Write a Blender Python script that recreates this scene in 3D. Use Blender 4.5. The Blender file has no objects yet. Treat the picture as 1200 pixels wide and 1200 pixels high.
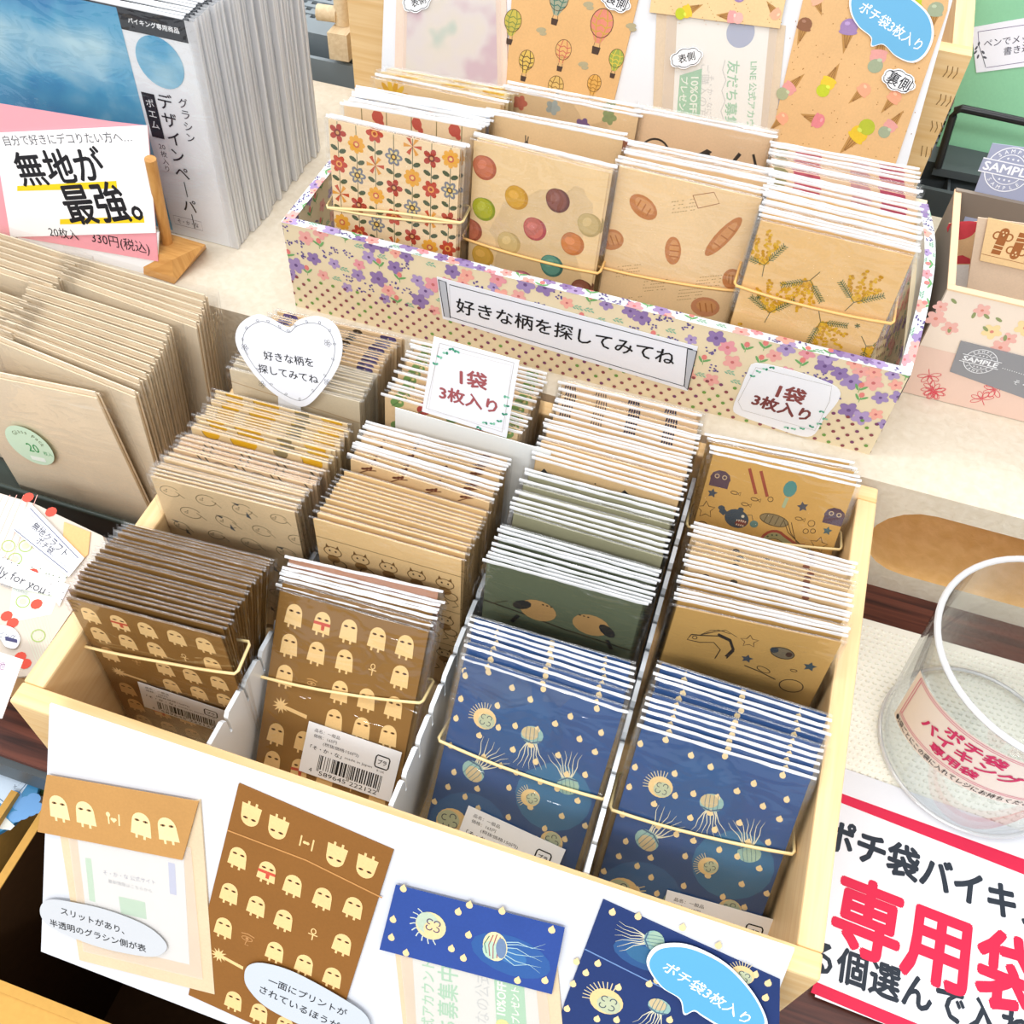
import bpy, math, random
from mathutils import Vector, Matrix
from mathutils.geometry import tessellate_polygon
R_ = random.Random(7)
SC = bpy.context.scene
COL = SC.collection
# ---------------------------------------------------------------- camera
F = 1144.0
CAM = Vector((0, 0, .495))
vy = Vector((597, 1442, -F)).normalized()
vx = Vector((6978, -1982, F)); vx = (vx - vy * vy.dot(vx)).normalized()
vz = vx.cross(vy)
RM = Matrix((vx, vy, vz))                     # camera space -> world
cd = bpy.data.cameras.new('camera'); cd.sensor_width = 36; cd.lens = 36 * F / 1200
cd.clip_start = .01; cd.clip_end = 30
co = bpy.data.objects.new('camera', cd); COL.objects.link(co)
co.matrix_world = Matrix.Translation(CAM) @ RM.to_4x4()
SC.camera = co
# ---------------------------------------------------------------- light
w = bpy.data.worlds.new('world'); SC.world = w; w.use_nodes = True
w.node_tree.nodes['Background'].inputs[0].default_value = (.95, .97, 1, 1)
w.node_tree.nodes['Background'].inputs[1].default_value = .92
def tube(x, y, z, sx, sy, p, col=(1, 1, 1), rz=0):
    l = bpy.data.lights.new('tube_and_fill_light', 'AREA'); l.shape = 'RECTANGLE'; l.size = sx; l.size_y = sy
    l.energy = p; l.color = col
    o = bpy.data.objects.new('tube_and_fill_light', l); COL.objects.link(o); o.location = (x, y, z); o.rotation_euler = (0, 0, rz)
tube(-.5, .2, 2.1, 2.4, .3, 19, rz=.25)
tube(-.3, 1.5, 2.1, 2.4, .3, 23, rz=.25)
tube(.2, 2.9, 2.1, 2.4, .3, 24, rz=.25)
tube(-.2, -1.5, 1.9, 2.4, .3, 52, rz=.25)  # unseen fill lamp added behind the camera for film highlights and brighter fronts
SC.view_settings.view_transform = 'Standard'; SC.view_settings.look = 'None'
SC.view_settings.exposure = .0; SC.view_settings.gamma = 1
SC.view_settings.use_curve_mapping = False
try:
    SC.cycles.transparent_max_bounces = 40; SC.cycles.max_bounces = 6; SC.cycles.glossy_bounces = 3
    SC.cycles.transmission_bounces = 8; SC.cycles.caustics_reflective = False; SC.cycles.caustics_refractive = False
except Exception: pass
# ---------------------------------------------------------------- kit
def lin(h):
    if not isinstance(h, str): return tuple(h)
    h = h.lstrip('#'); r = [int(h[i:i + 2], 16) / 255 for i in (0, 2, 4)]
    return tuple(((c + .055) / 1.055) ** 2.4 if c > .04045 else c / 12.92 for c in r)
def ray(px, py): return RM @ Vector((px - 600, 600 - py, -F))
class Plane:
    """a flat frame standing in the place: origin, u (right), v (up), n (towards viewer)"""
    def __init__(s, o, u, v):
        s.o = Vector(o); s.u = Vector(u).normalized(); v = Vector(v); s.v = (v - s.u * s.u.dot(v)).normalized(); s.n = s.u.cross(s.v)
    def uv(s, px, py):
        d = ray(px, py); t = (s.o - CAM).dot(s.n) / d.dot(s.n); p = CAM + d * t - s.o
        return (p.dot(s.u), p.dot(s.v))
    def p(s, u, v, n=0): return s.o + s.u * u + s.v * v + s.n * n
    def px(s, pts): return [s.uv(*q) for q in pts]
    def mat(s): m = Matrix((s.u, s.v, s.n)).transposed().to_4x4(); m.translation = s.o; return m
def leanplane(y, z, lean, yaw=0, x=0):
    a = math.radians(lean); b = math.radians(yaw)
    u = Vector((math.cos(b), math.sin(b), 0)); f = Vector((-math.sin(b), math.cos(b), 0))
    return Plane((x, y, z), u, f * math.sin(a) + Vector((0, 0, math.cos(a))))
def at(px, py, z):
    d = ray(px, py); return CAM + d * ((z - CAM.z) / d.z)
def aty(px, py, y):
    d = ray(px, py); return CAM + d * ((y - CAM.y) / d.y)
_tc = {}
def textmesh(s, bold):
    k = (s, bold)
    if k not in _tc:
        c = bpy.data.curves.new('t', 'FONT'); c.body = s; c.offset = bold; c.resolution_u = 2
        o = bpy.data.objects.new('t', c); COL.objects.link(o)
        ev = o.evaluated_get(bpy.context.evaluated_depsgraph_get()); m = ev.to_mesh()
        V = [(v.co.x, v.co.y) for v in m.vertices]; P = [tuple(p.vertices) for p in m.polygons]
        ev.to_mesh_clear(); bpy.data.objects.remove(o); bpy.data.curves.remove(c)
        xs = [v[0] for v in V] or [0, 1]; ys = [v[1] for v in V] or [0, 1]
        _tc[k] = (V, P, (min(xs), max(xs), min(ys), max(ys)))
    return _tc[k]
def clip_poly(pts, x0, y0, x1, y1):
    for ax, lim, sg in ((0, x0, 1), (0, x1, -1), (1, y0, 1), (1, y1, -1)):
        out = []; n = len(pts)
        for i in range(n):
            a = pts[i]; b = pts[(i + 1) % n]; da = (a[ax] - lim) * sg; db = (b[ax] - lim) * sg
            if da >= 0: out.append(a)
            if (da >= 0) != (db >= 0):
                t = da / (da - db); out.append((a[0] + (b[0] - a[0]) * t, a[1] + (b[1] - a[1]) * t))
        pts = out
        if len(pts) < 3: return []
    return pts
class Ink:
    """flat print: coloured shapes on a sheet, in layers; T is the current affine map"""
    def __init__(s): s.P = []; s.k = 0; s.T = (1, 0, 0, 0, 1, 0); s.clipr = None
    def set(s, a=1, b=0, c=0, d=0, e=1, f=0): s.T = (a, b, c, d, e, f); return s
    def frame(s, O, X, Y, w=1., h=1.):
        """unit rectangle w x h spanned by the points O, X (end of width), Y (end of height)"""
        s.T = ((X[0] - O[0]) / w, (Y[0] - O[0]) / h, O[0], (X[1] - O[1]) / w, (Y[1] - O[1]) / h, O[1]); return s
    def poly(s, pts, col, lay=1):
        if s.clipr: pts = clip_poly(list(pts), *s.clipr)
        if len(pts) < 3: return
        a, b, c, d, e, f = s.T
        s.P.append(([(a * x + b * y + c, d * x + e * y + f) for x, y in pts], lin(col), lay + s.k)); s.k += .003
    def rect(s, x0, y0, x1, y1, col, lay=1): s.poly([(x0, y0), (x1, y0), (x1, y1), (x0, y1)], col, lay)
    def ell(s, x, y, rx, ry, col, lay=1, rot=0, n=16, a0=0, a1=360):
        ca, sa = math.cos(math.radians(rot)), math.sin(math.radians(rot)); full = a1 - a0 >= 360
        m = n if full else n + 1; q = []
        for i in range(m):
            t = math.radians(a0 + (a1 - a0) * i / n); X = rx * math.cos(t); Y = ry * math.sin(t)
            q.append((x + X * ca - Y * sa, y + X * sa + Y * ca))
        s.poly(q, col, lay)
    def line(s, pts, wd, col, lay=1, close=False, taper=False):
        if close: pts = list(pts) + [pts[0], pts[1]]
        L = []; Rr = []; n = len(pts)
        for i, p in enumerate(pts):
            a = pts[max(0, i - 1)]; b = pts[min(n - 1, i + 1)]
            dx, dy = b[0] - a[0], b[1] - a[1]; l = math.hypot(dx, dy) or 1; h = wd / 2
            if taper: h *= 1 - .85 * i / (n - 1)
            nx, ny = -dy / l * h, dx / l * h
            L.append((p[0] + nx, p[1] + ny)); Rr.append((p[0] - nx, p[1] - ny))
        for i in range(n - 1): s.poly([L[i], Rr[i], Rr[i + 1], L[i + 1]], col, lay)
    def ring(s, x, y, rx, ry, wd, col, lay=1, rot=0, n=18, a0=0, a1=360):
        ca, sa = math.cos(math.radians(rot)), math.sin(math.radians(rot)); q = []
        for i in range(n + 1):
            t = math.radians(a0 + (a1 - a0) * i / n); X = rx * math.cos(t); Y = ry * math.sin(t)
            q.append((x + X * ca - Y * sa, y + X * sa + Y * ca))
        s.line(q, wd, col, lay)
    def text(s, t, x, y, size, col, lay=2, bold=.0, rot=0, sx=1, fit=None, sh=0):
        """centred at x, y; size = height of the glyph box, or fit = total width"""
        V, P, (a0, a1, b0, b1) = textmesh(t, 0)
        if bold:                                  # heavier weight: the same glyphs pulled apart a little
            nb = 8 if bold > .03 else 4; offs = [(0, 0)] + [(bold * math.cos(j * 2 * math.pi / nb), bold * math.sin(j * 2 * math.pi / nb)) for j in range(nb)]
            nv = len(V); V2 = []; P2 = []
            for j, (dx, dy) in enumerate(offs): V2 += [(x_ + dx, y_ + dy) for x_, y_ in V]; P2 += [tuple(i + j * nv for i in p) for p in P]
            V, P = V2, P2
        k = size; kx = size * sx; k0 = s.k
        if fit: kx = fit / (a1 - a0)
        mx = (a0 + a1) / 2; my = (b0 + b1) / 2; ca, sa = math.cos(math.radians(rot)), math.sin(math.radians(rot))
        W = []
        for X, Y in V:
            Y = (Y - my) * k; X = (X - mx) * kx + sh * Y; W.append((x + X * ca - Y * sa, y + X * sa + Y * ca))
        n1 = max(1, len(P) // (len(offs) if bold else 1))
        for j, p in enumerate(P): s.k = k0 + .06 * (j // n1); s.poly([W[i] for i in p], col, lay)
        s.k = k0 + .1
    def tpx(s, pl, t, A, B, col, lay=3, bold=0., hs=1.):
        """text whose middle line runs from photo point A to photo point B on the plane pl"""
        a = pl.uv(*A); b = pl.uv(*B); s.set(); wd = math.hypot(b[0] - a[0], b[1] - a[1])
        V, P, bb = textmesh(t, 0); k = wd / (bb[1] - bb[0])
        s.text(t, (a[0] + b[0]) / 2, (a[1] + b[1]) / 2, k * hs, col, lay, bold, math.degrees(math.atan2(b[1] - a[1], b[0] - a[0])), 1 / hs)
class Mb:
    def __init__(s): s.v = []; s.f = []; s.c = []; s.m = []; s.sm = []
    def face(s, pts, col='#ffffff', m=0, smooth=False):
        b = len(s.v); s.v += [tuple(p) for p in pts]; s.f.append(tuple(range(b, b + len(pts)))); s.c.append(lin(col)); s.m.append(m); s.sm.append(smooth)
    def box(s, x0, y0, z0, x1, y1, z1, col='#ffffff', m=0, M=None):
        q = [Vector(p) for p in ((x0, y0, z0), (x1, y0, z0), (x1, y1, z0), (x0, y1, z0), (x0, y0, z1), (x1, y0, z1), (x1, y1, z1), (x0, y1, z1))]
        if M: q = [M @ p for p in q]
        s.hexa(q, col, m)
    def hexa(s, q, col='#ffffff', m=0):
        b = len(s.v); s.v += [tuple(p) for p in q]; c = lin(col)
        for f in ((0, 3, 2, 1), (4, 5, 6, 7), (0, 1, 5, 4), (1, 2, 6, 5), (2, 3, 7, 6), (3, 0, 4, 7)):
            s.f.append(tuple(b + i for i in f)); s.c.append(c); s.m.append(m); s.sm.append(False)
    def slab(s, pts, fn, n0, n1, col='#ffffff', m=0, side=None):
        """outline pts in (u, v) -> plate between offsets n0 and n1 along the normal; fn(u, v, n)"""
        A = [fn(u, v, n1) for u, v in pts]; B = [fn(u, v, n0) for u, v in pts]; n = len(pts)
        ar = sum(pts[i][0] * pts[(i + 1) % n][1] - pts[(i + 1) % n][0] * pts[i][1] for i in range(n))
        if ar < 0: A.reverse(); B.reverse()
        b = len(s.v); s.v += [tuple(p) for p in A + B]; c = lin(col); cs = lin(side) if side else c
        s.f.append(tuple(range(b, b + n))); s.c.append(c); s.m.append(m); s.sm.append(False)
        s.f.append(tuple(range(b + 2 * n - 1, b + n - 1, -1))); s.c.append(c); s.m.append(m); s.sm.append(False)
        for i in range(n):
            j = (i + 1) % n; s.f.append((b + i, b + n + i, b + n + j, b + j)); s.c.append(cs); s.m.append(m); s.sm.append(False)
    def grid(s, rows, col='#ffffff', m=0, smooth=True, closed=False):
        b = len(s.v); nr = len(rows); nc = len(rows[0]); c = lin(col)
        for r in rows: s.v += [tuple(p) for p in r]
        for i in range(nr - 1):
            for j in range(nc if closed else nc - 1):
                k = (j + 1) % nc
                s.f.append((b + i * nc + j, b + i * nc + k, b + (i + 1) * nc + k, b + (i + 1) * nc + j)); s.c.append(c); s.m.append(m); s.sm.append(smooth)
    def tubep(s, pts, r, col='#ffffff', m=0, n=6, close=False):
        pts = [Vector(p) for p in pts]; N = len(pts); rows = []
        for i, p in enumerate(pts):
            a = pts[(i - 1) % N] if close else pts[max(0, i - 1)]; b = pts[(i + 1) % N] if close else pts[min(N - 1, i + 1)]
            t = (b - a).normalized(); up = Vector((0, 0, 1)) if abs(t.z) < .9 else Vector((0, 1, 0))
            e = t.cross(up).normalized(); g = e.cross(t)
            rows.append([p + e * r * math.cos(2 * math.pi * k / n) + g * r * math.sin(2 * math.pi * k / n) for k in range(n)])
        if close: rows.append(rows[0])
        s.grid(rows, col, m, True, True)
        if not close: s.face(rows[0], col, m); s.face(rows[-1][::-1], col, m)
    def ink(s, I, fn, base=0., step=.00007, m=0):
        for pts, c, lay in I.P:
            n = len(pts); ar = sum(pts[i][0] * pts[(i + 1) % n][1] - pts[(i + 1) % n][0] * pts[i][1] for i in range(n))
            if ar < 0: pts = pts[::-1]
            s.face([fn(u, v, base + lay * step) for u, v in pts], c, m)
    def mesh(s, name, mats):
        me = bpy.data.meshes.new(name); me.from_pydata(s.v, [], s.f); me.update()
        for mt in mats: me.materials.append(mt)
        me.polygons.foreach_set('material_index', s.m); me.polygons.foreach_set('use_smooth', s.sm)
        at_ = me.color_attributes.new('Col', 'FLOAT_COLOR', 'CORNER'); buf = []
        for c, f in zip(s.c, s.f): buf += [c[0], c[1], c[2], 1] * len(f)
        at_.data.foreach_set('color', buf); return me
    def build(s, name, mats, parent=None, M=None):
        return link(name, s.mesh(name, mats if isinstance(mats, (list, tuple)) else [mats]), parent, M)
def link(name, data, parent=None, M=None):
    o = bpy.data.objects.new(name, data); COL.objects.link(o)
    if parent: o.parent = parent
    if M is not None: o.matrix_local = M
    return o
def tag(o, label=None, cat=None, group=None, kind=None):
    if label: o['label'] = label
    if cat: o['category'] = cat
    if group: o['group'] = group
    if kind: o['kind'] = kind
    return o
def thing(name, label, cat, group=None, loc=(0, 0, 0), M=None):
    o = bpy.data.objects.new(name, None); COL.objects.link(o); o.empty_display_size = .01
    if M is not None: o.matrix_world = M
    else: o.location = loc
    return tag(o, label, cat, group)
def lb(o, t): o['label'] = t; return o
# ---------------------------------------------------------------- materials
def newmat(name):
    m = bpy.data.materials.new(name); m.use_nodes = True; nt = m.node_tree; b = nt.nodes['Principled BSDF']; return m, nt, b
def nd(nt, t, **k):
    n = nt.nodes.new(t)
    for a, v in k.items():
        if a.startswith('i_'): n.inputs[a[2:].replace('_', ' ')].default_value = v
        else: setattr(n, a, v)
    return n
def paper_mat(name, rough=.62, grain=.12, scale=900, bump=.25, spec=.3, coat=0):
    m, nt, b = newmat(name); L = nt.links.new
    a = nd(nt, 'ShaderNodeAttribute', attribute_name='Col'); tc = nd(nt, 'ShaderNodeTexCoord')
    n = nd(nt, 'ShaderNodeTexNoise', i_Scale=scale, i_Detail=3.); L(tc.outputs['Object'], n.inputs['Vector'])
    n2 = nd(nt, 'ShaderNodeTexNoise', i_Scale=45., i_Detail=2.); L(tc.outputs['Object'], n2.inputs['Vector'])
    ad = nd(nt, 'ShaderNodeMath', operation='ADD'); L(n.outputs['Fac'], ad.inputs[0]); L(n2.outputs['Fac'], ad.inputs[1])
    mr = nd(nt, 'ShaderNodeMapRange'); mr.inputs[1].default_value = .6; mr.inputs[2].default_value = 1.4
    mr.inputs[3].default_value = 1 - grain; mr.inputs[4].default_value = 1 + grain * .4; L(ad.outputs[0], mr.inputs[0])
    vm = nd(nt, 'ShaderNodeVectorMath', operation='SCALE'); L(a.outputs['Color'], vm.inputs[0]); L(mr.outputs[0], vm.inputs['Scale'])
    L(vm.outputs[0], b.inputs['Base Color']); b.inputs['Roughness'].default_value = rough; b.inputs['Specular IOR Level'].default_value = spec
    if coat: b.inputs['Coat Weight'].default_value = coat; b.inputs['Coat Roughness'].default_value = .15
    if bump:
        bp = nd(nt, 'ShaderNodeBump', i_Strength=bump, i_Distance=.0002); L(n2.outputs['Fac'], bp.inputs['Height']); L(bp.outputs[0], b.inputs['Normal'])
    return m
M_KRAFT = paper_mat('kraft_paper', .7, .10)
M_PAPER = paper_mat('white_paper', .55, .02, bump=.1)
M_GLOSSP = paper_mat('coated_paper', .35, .03, bump=.1, coat=.25)
def film_mat(name, base, tint, rough=.1, milk=0., bumpk=1., fk=1.):
    m = bpy.data.materials.new(name); m.use_nodes = True; nt = m.node_tree; nt.nodes.clear(); L = nt.links.new
    out = nd(nt, 'ShaderNodeOutputMaterial'); tr = nd(nt, 'ShaderNodeBsdfTransparent'); tr.inputs[0].default_value = tint
    gl = nd(nt, 'ShaderNodeBsdfGlossy', i_Roughness=rough); lw = nd(nt, 'ShaderNodeNewGeometry'); dt = nd(nt, 'ShaderNodeVectorMath', operation='DOT_PRODUCT'); L(lw.outputs['Incoming'], dt.inputs[0]); L(lw.outputs['True Normal'], dt.inputs[1])
    ab = nd(nt, 'ShaderNodeMath', operation='ABSOLUTE'); L(dt.outputs['Value'], ab.inputs[0]); om = nd(nt, 'ShaderNodeMath', operation='SUBTRACT'); om.inputs[0].default_value = 1; L(ab.outputs[0], om.inputs[1])
    fr = nd(nt, 'ShaderNodeMath', operation='POWER'); L(om.outputs[0], fr.inputs[0]); fr.inputs[1].default_value = 4
    tc = nd(nt, 'ShaderNodeTexCoord'); mp = nd(nt, 'ShaderNodeMapping'); mp.inputs['Scale'].default_value = (30, 60, 70)
    L(tc.outputs['Object'], mp.inputs[0]); n = nd(nt, 'ShaderNodeTexNoise', i_Scale=1., i_Detail=2., i_Distortion=1.5); L(mp.outputs[0], n.inputs['Vector'])
    bp = nd(nt, 'ShaderNodeBump', i_Strength=.5 * bumpk, i_Distance=.003); L(n.outputs['Fac'], bp.inputs['Height']); L(bp.outputs[0], gl.inputs['Normal'])
    mm = nd(nt, 'ShaderNodeMath', operation='MULTIPLY_ADD', use_clamp=True); L(fr.outputs[0], mm.inputs[0]); mm.inputs[1].default_value = fk; mm.inputs[2].default_value = base
    mx = nd(nt, 'ShaderNodeMixShader'); L(mm.outputs[0], mx.inputs[0]); L(tr.outputs[0], mx.inputs[1]); L(gl.outputs[0], mx.inputs[2]); last = mx
    if milk:
        df = nd(nt, 'ShaderNodeBsdfPrincipled'); df.inputs['Base Color'].default_value = (.93, .94, .96, 1); df.inputs['Roughness'].default_value = .25
        m2 = nd(nt, 'ShaderNodeMixShader'); m2.inputs[0].default_value = milk; L(mx.outputs[0], m2.inputs[1]); L(df.outputs[0], m2.inputs[2]); last = m2
    L(last.outputs[0], out.inputs[0]); return m
M_FILM = film_mat('clear_film', .07, (.985, .985, .985, 1), .07, fk=.75, bumpk=1.3)
M_FOLDW = film_mat('film_fold_glint', .15, (.97, .97, .97, 1), .12, milk=.52)  # milky white paints the lamp glint along the folded film edge
M_FOLDT = film_mat('film_fold_faint', .08, (.98, .98, .98, 1), .15, milk=.05)
M_GLASSINE = film_mat('glassine_veil', .0, (.98, .96, .93, 1), .4, milk=.16, fk=.1, bumpk=.3)
M_ACRYL = film_mat('clear_acrylic', .03, (.96, .97, .97, 1), .03, bumpk=0)
M_ACRYLE = film_mat('acrylic_edge', .2, (.9, .9, .9, 1), .1, milk=.45, bumpk=0)
def plain(name, col, rough=.5, spec=.5, metal=0, noise=0, scale=30, bump=0, stretch=(1, 1, 1), col2=None):
    m, nt, b = newmat(name); L = nt.links.new; b.inputs['Roughness'].default_value = rough; b.inputs['Metallic'].default_value = metal
    b.inputs['Specular IOR Level'].default_value = spec; c = lin(col)
    if not (noise or bump or col2): b.inputs['Base Color'].default_value = (*c, 1); return m
    tc = nd(nt, 'ShaderNodeTexCoord'); mp = nd(nt, 'ShaderNodeMapping'); mp.inputs['Scale'].default_value = stretch; L(tc.outputs['Object'], mp.inputs[0])
    n = nd(nt, 'ShaderNodeTexNoise', i_Scale=float(scale), i_Detail=4., i_Distortion=.4); L(mp.outputs[0], n.inputs['Vector'])
    cr = nd(nt, 'ShaderNodeValToRGB'); c2 = lin(col2) if col2 else tuple(x * (1 - noise) for x in c)
    cr.color_ramp.elements[0].color = (*c2, 1); cr.color_ramp.elements[1].color = (*c, 1); cr.color_ramp.elements[0].position = .3; cr.color_ramp.elements[1].position = .7
    L(n.outputs['Fac'], cr.inputs[0]); L(cr.outputs[0], b.inputs['Base Color'])
    if bump:
        bp = nd(nt, 'ShaderNodeBump', i_Strength=bump, i_Distance=.001); L(n.outputs['Fac'], bp.inputs['Height']); L(bp.outputs[0], b.inputs['Normal'])
    return m
M_PINE = plain('pale_pine', '#f3d3a0', .5, .4, scale=9, stretch=(1.5, 30, 30), col2='#e6bd80', bump=.1)
M_PINEY = plain('pale_pine_lengthwise', '#f3d3a0', .5, .4, scale=9, stretch=(30, 1.5, 30), col2='#e8c18a', bump=.1)
M_ROSE = plain('reddish_table_wood', '#6b3a2c', .4, .4, scale=6, stretch=(2, 45, 1), col2='#2c1613')
M_FOAM = plain('cream_foam', '#ded4c2', .85, .2, scale=220, col2='#d5c9b4', bump=.5)
M_FOAMI = plain('tan_foam_hollow', '#e8bd80', .85, .2, scale=120, col2='#dcae6c', bump=.4)  # inside of the hole, a deeper tan than the slab
M_WPLAS = plain('white_plastic', '#e3e8ec', .3, .5)
M_GPLAS = plain('grey_plastic', '#8c979d', .5, .4, noise=.06)
M_DPLAS = plain('dark_grey_plastic', '#4e5558', .45, .4, noise=.08)
M_BLACK = plain('black_enamel', '#15171a', .3, .5)
M_DTRAY = plain('black_green_tray', '#3a4540', .3, .5)
M_BAND = plain('rubber_band', '#eed59a', .45, .5)
M_BANDO = plain('orange_rubber_band', '#f0bd72', .45, .5)
M_MAT = plain('cream_knit_mat', '#f3f0e3', .7, .3, noise=.04)
M_WOODT = plain('turned_beech', '#ecd8b6', .5, .4, scale=12, stretch=(30, 3, 30), col2='#ddc49c')
M_WOODO = plain('oiled_wood', '#d7a25e', .45, .4, scale=14, stretch=(5, 40, 5), col2='#bd8443')
M_KBOX = plain('kraft_board', '#c99a4e', .7, .2, scale=300, noise=.08, bump=.1)
M_KSHADE = plain('kraft_board_shade', '#4a3018', .8, .2, scale=200, noise=.15)  # carton walls: shade of the open interior put into the board colour
M_FLOOR = plain('dark_floor', '#5e564f', .7, .3, noise=.2)
M_GREEN = plain('green_card', '#8fcaa2', .6, .3, scale=500, noise=.04, bump=.1)
M_BLUEG = plain('green_blue_board', '#4c7048', .6, .3)
# ---------------------------------------------------------------- printed motifs, millimetres, envelope 74 x 110
def ghost(I, x, y, k=1., rot=0, col='#efca8c', eye='#6b4420', scarf=False, L=1):
    ca, sa = math.cos(math.radians(rot)), math.sin(math.radians(rot))
    def t(p): return (x + (p[0] * ca - p[1] * sa) * k, y + (p[0] * sa + p[1] * ca) * k)
    body = [(-4.3, -4.6), (4.5, -4.9), (4.0, 1.5)] + [(3.9 * math.cos(a * math.pi / 10), 1.5 + 4.2 * math.sin(a * math.pi / 10)) for a in range(1, 10)] + [(-3.9, 1.5)]
    I.poly([t(p) for p in body], col, L)
    for fx in (-1.8, 1.6): I.poly([t(p) for p in ((fx - .5, -4.6), (fx + .5, -4.6), (fx + .5, -6.4), (fx - .5, -6.4))], col, L)
    for ex in (-1.7, 1.9):
        q = t((ex, 2.0)); I.ell(q[0], q[1], 1.15 * k, .55 * k, eye, L + 1, rot, 8)
        q = t((ex + .1, 2.0)); I.ell(q[0], q[1], .4 * k, .5 * k, '#2a1608', L + 2, rot, 6)
    if scarf:
        I.poly([t(p) for p in ((-4.1, .4), (4.1, .6), (4.2, -.9), (-4.2, -1.1))], '#c8513c', L + 2)
        I.poly([t(p) for p in ((-.2, -.8), (1.6, -.8), (1.5, -3.4), (0, -3.4))], '#c8513c', L + 2)
def ankh(I, x, y, k=1., col='#efca8c', L=1):
    I.ring(x, y + 1.6 * k, 1. * k, 1.3 * k, .45 * k, col, L, n=10); I.line([(x, y + .3 * k), (x, y - 3 * k)], .5 * k, col, L); I.line([(x - 2 * k, y - .2 * k), (x + 2 * k, y - .2 * k)], .5 * k, col, L)
def burst(I, x, y, k=1., col='#efca8c', L=1, arm=14):
    q = []
    for i in range(22):
        r = (4.4 if i % 2 == 0 else 2.0) * k; a = i * math.pi / 11; q.append((x + r * math.cos(a), y + r * math.sin(a)))
    I.poly(q, col, L); I.poly([(x, y + .9 * k), (x + arm * k, y - 1.2 * k), (x + arm * k, y - 3.2 * k), (x, y - .9 * k)], col, L)
def eyeglyph(I, x, y, k=1., col='#c79a5c', L=1):
    I.ring(x, y, 2.2 * k, 1.0 * k, .4 * k, col, L, n=10); I.ell(x, y, .7 * k, .7 * k, col, L, n=8); I.line([(x - 2.6 * k, y + 1.8 * k), (x, y + 2.3 * k), (x + 2.8 * k, y + 1.6 * k)], .5 * k, col, L); I.line([(x, y - 1 * k), (x - .5 * k, y - 3 * k), (x + 1 * k, y - 3 * k)], .4 * k, col, L)
def d_ghosts(I, W=74, H=110):
    rows = [('g', 's', 'g', 'g', 'g'), ('g', 'g', 'g', 'a', 'g'), ('g', 'e', 'g', 'g', 'g'), ('b', '', 'g', 'g', 'g'), ('g', 'g', 'g', 'g', 'g'), ('g', 's', 'g', 'a', 'g'), ('g', 'g', 'g', 'g', 'g')]
    for r, row in enumerate(rows):
        y = H - 10 - r * 15.6
        for c, k in enumerate(row):
            x = 8.5 + c * 14 + (R_.random() - .5) * .6 - (3 if r == 3 else 0) * 0
            if k in 'gs' and k: ghost(I, x, y + (r % 2) * .4, 1, R_.choice((-2, 0, 2)), scarf=k == 's')
            elif k == 'a': ankh(I, x, y)
            elif k == 'e': eyeglyph(I, x, y)
            elif k == 'b': burst(I, x, y)
CREAM = '#e9cf9c'
def jelly(I, x, y, k, kind, rot, L=2):
    ca, sa = math.cos(math.radians(rot)), math.sin(math.radians(rot))
    def t(p): return (x + (p[0] * ca - p[1] * sa) * k, y + (p[0] * sa + p[1] * ca) * k)
    n = 7 if kind else 11
    for i in range(n):
        if kind:
            a = (i - 3) * .16; q = [t((math.sin(a) * r + .5 * math.sin(r * .7 + i), -math.cos(a) * r)) for r in (2, 5, 8, 11, 13.5)]
            I.line(q, .5 * k, '#d9d3b8', L, taper=True)
        else:
            a = i * .2 + 1.4; q = [t((math.cos(a) * r, math.sin(a) * r)) for r in (4.2, 5.4, 6.6)]; I.line(q, .28 * k, '#d9c9a0', L)
    q = t((0, 0))
    if kind:
        I.ell(q[0], q[1], 4.2 * k, 3.5 * k, '#8fb3ac', L + 1, rot, 16); I.ell(t((-.8, .6))[0], t((-.8, .6))[1], 3.2 * k, 2.6 * k, '#c9b58c' if kind == 1 else '#9db8a4', L + 2, rot, 14)
        for j in (-2, -.7, .7, 2): I.line([t((j, 3)), t((j * 1.15, 0)), t((j, -3))], .22 * k, '#5d7f88', L + 3)
        I.line([t((-3.6, -1.9)), t((0, -3.1)), t((3.6, -1.9))], .5 * k, '#47607c', L + 3)
    else:
        I.ell(q[0], q[1], 4.6 * k, 4.3 * k, '#e6c78e', L + 1, rot, 18); I.ell(t((.9, -.8))[0], t((.9, -.8))[1], 3.3 * k, 3. * k, '#b9c0a0', L + 2, rot, 14)
        for a in (45, 135, 225, 315):
            p = t((1.7 * math.cos(math.radians(a)) + .6, 1.7 * math.sin(math.radians(a)) - .4)); I.ring(p[0], p[1], .9 * k, .9 * k, .3 * k, '#4a5560', L + 3, rot + a, 8, -90, 150)
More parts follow.
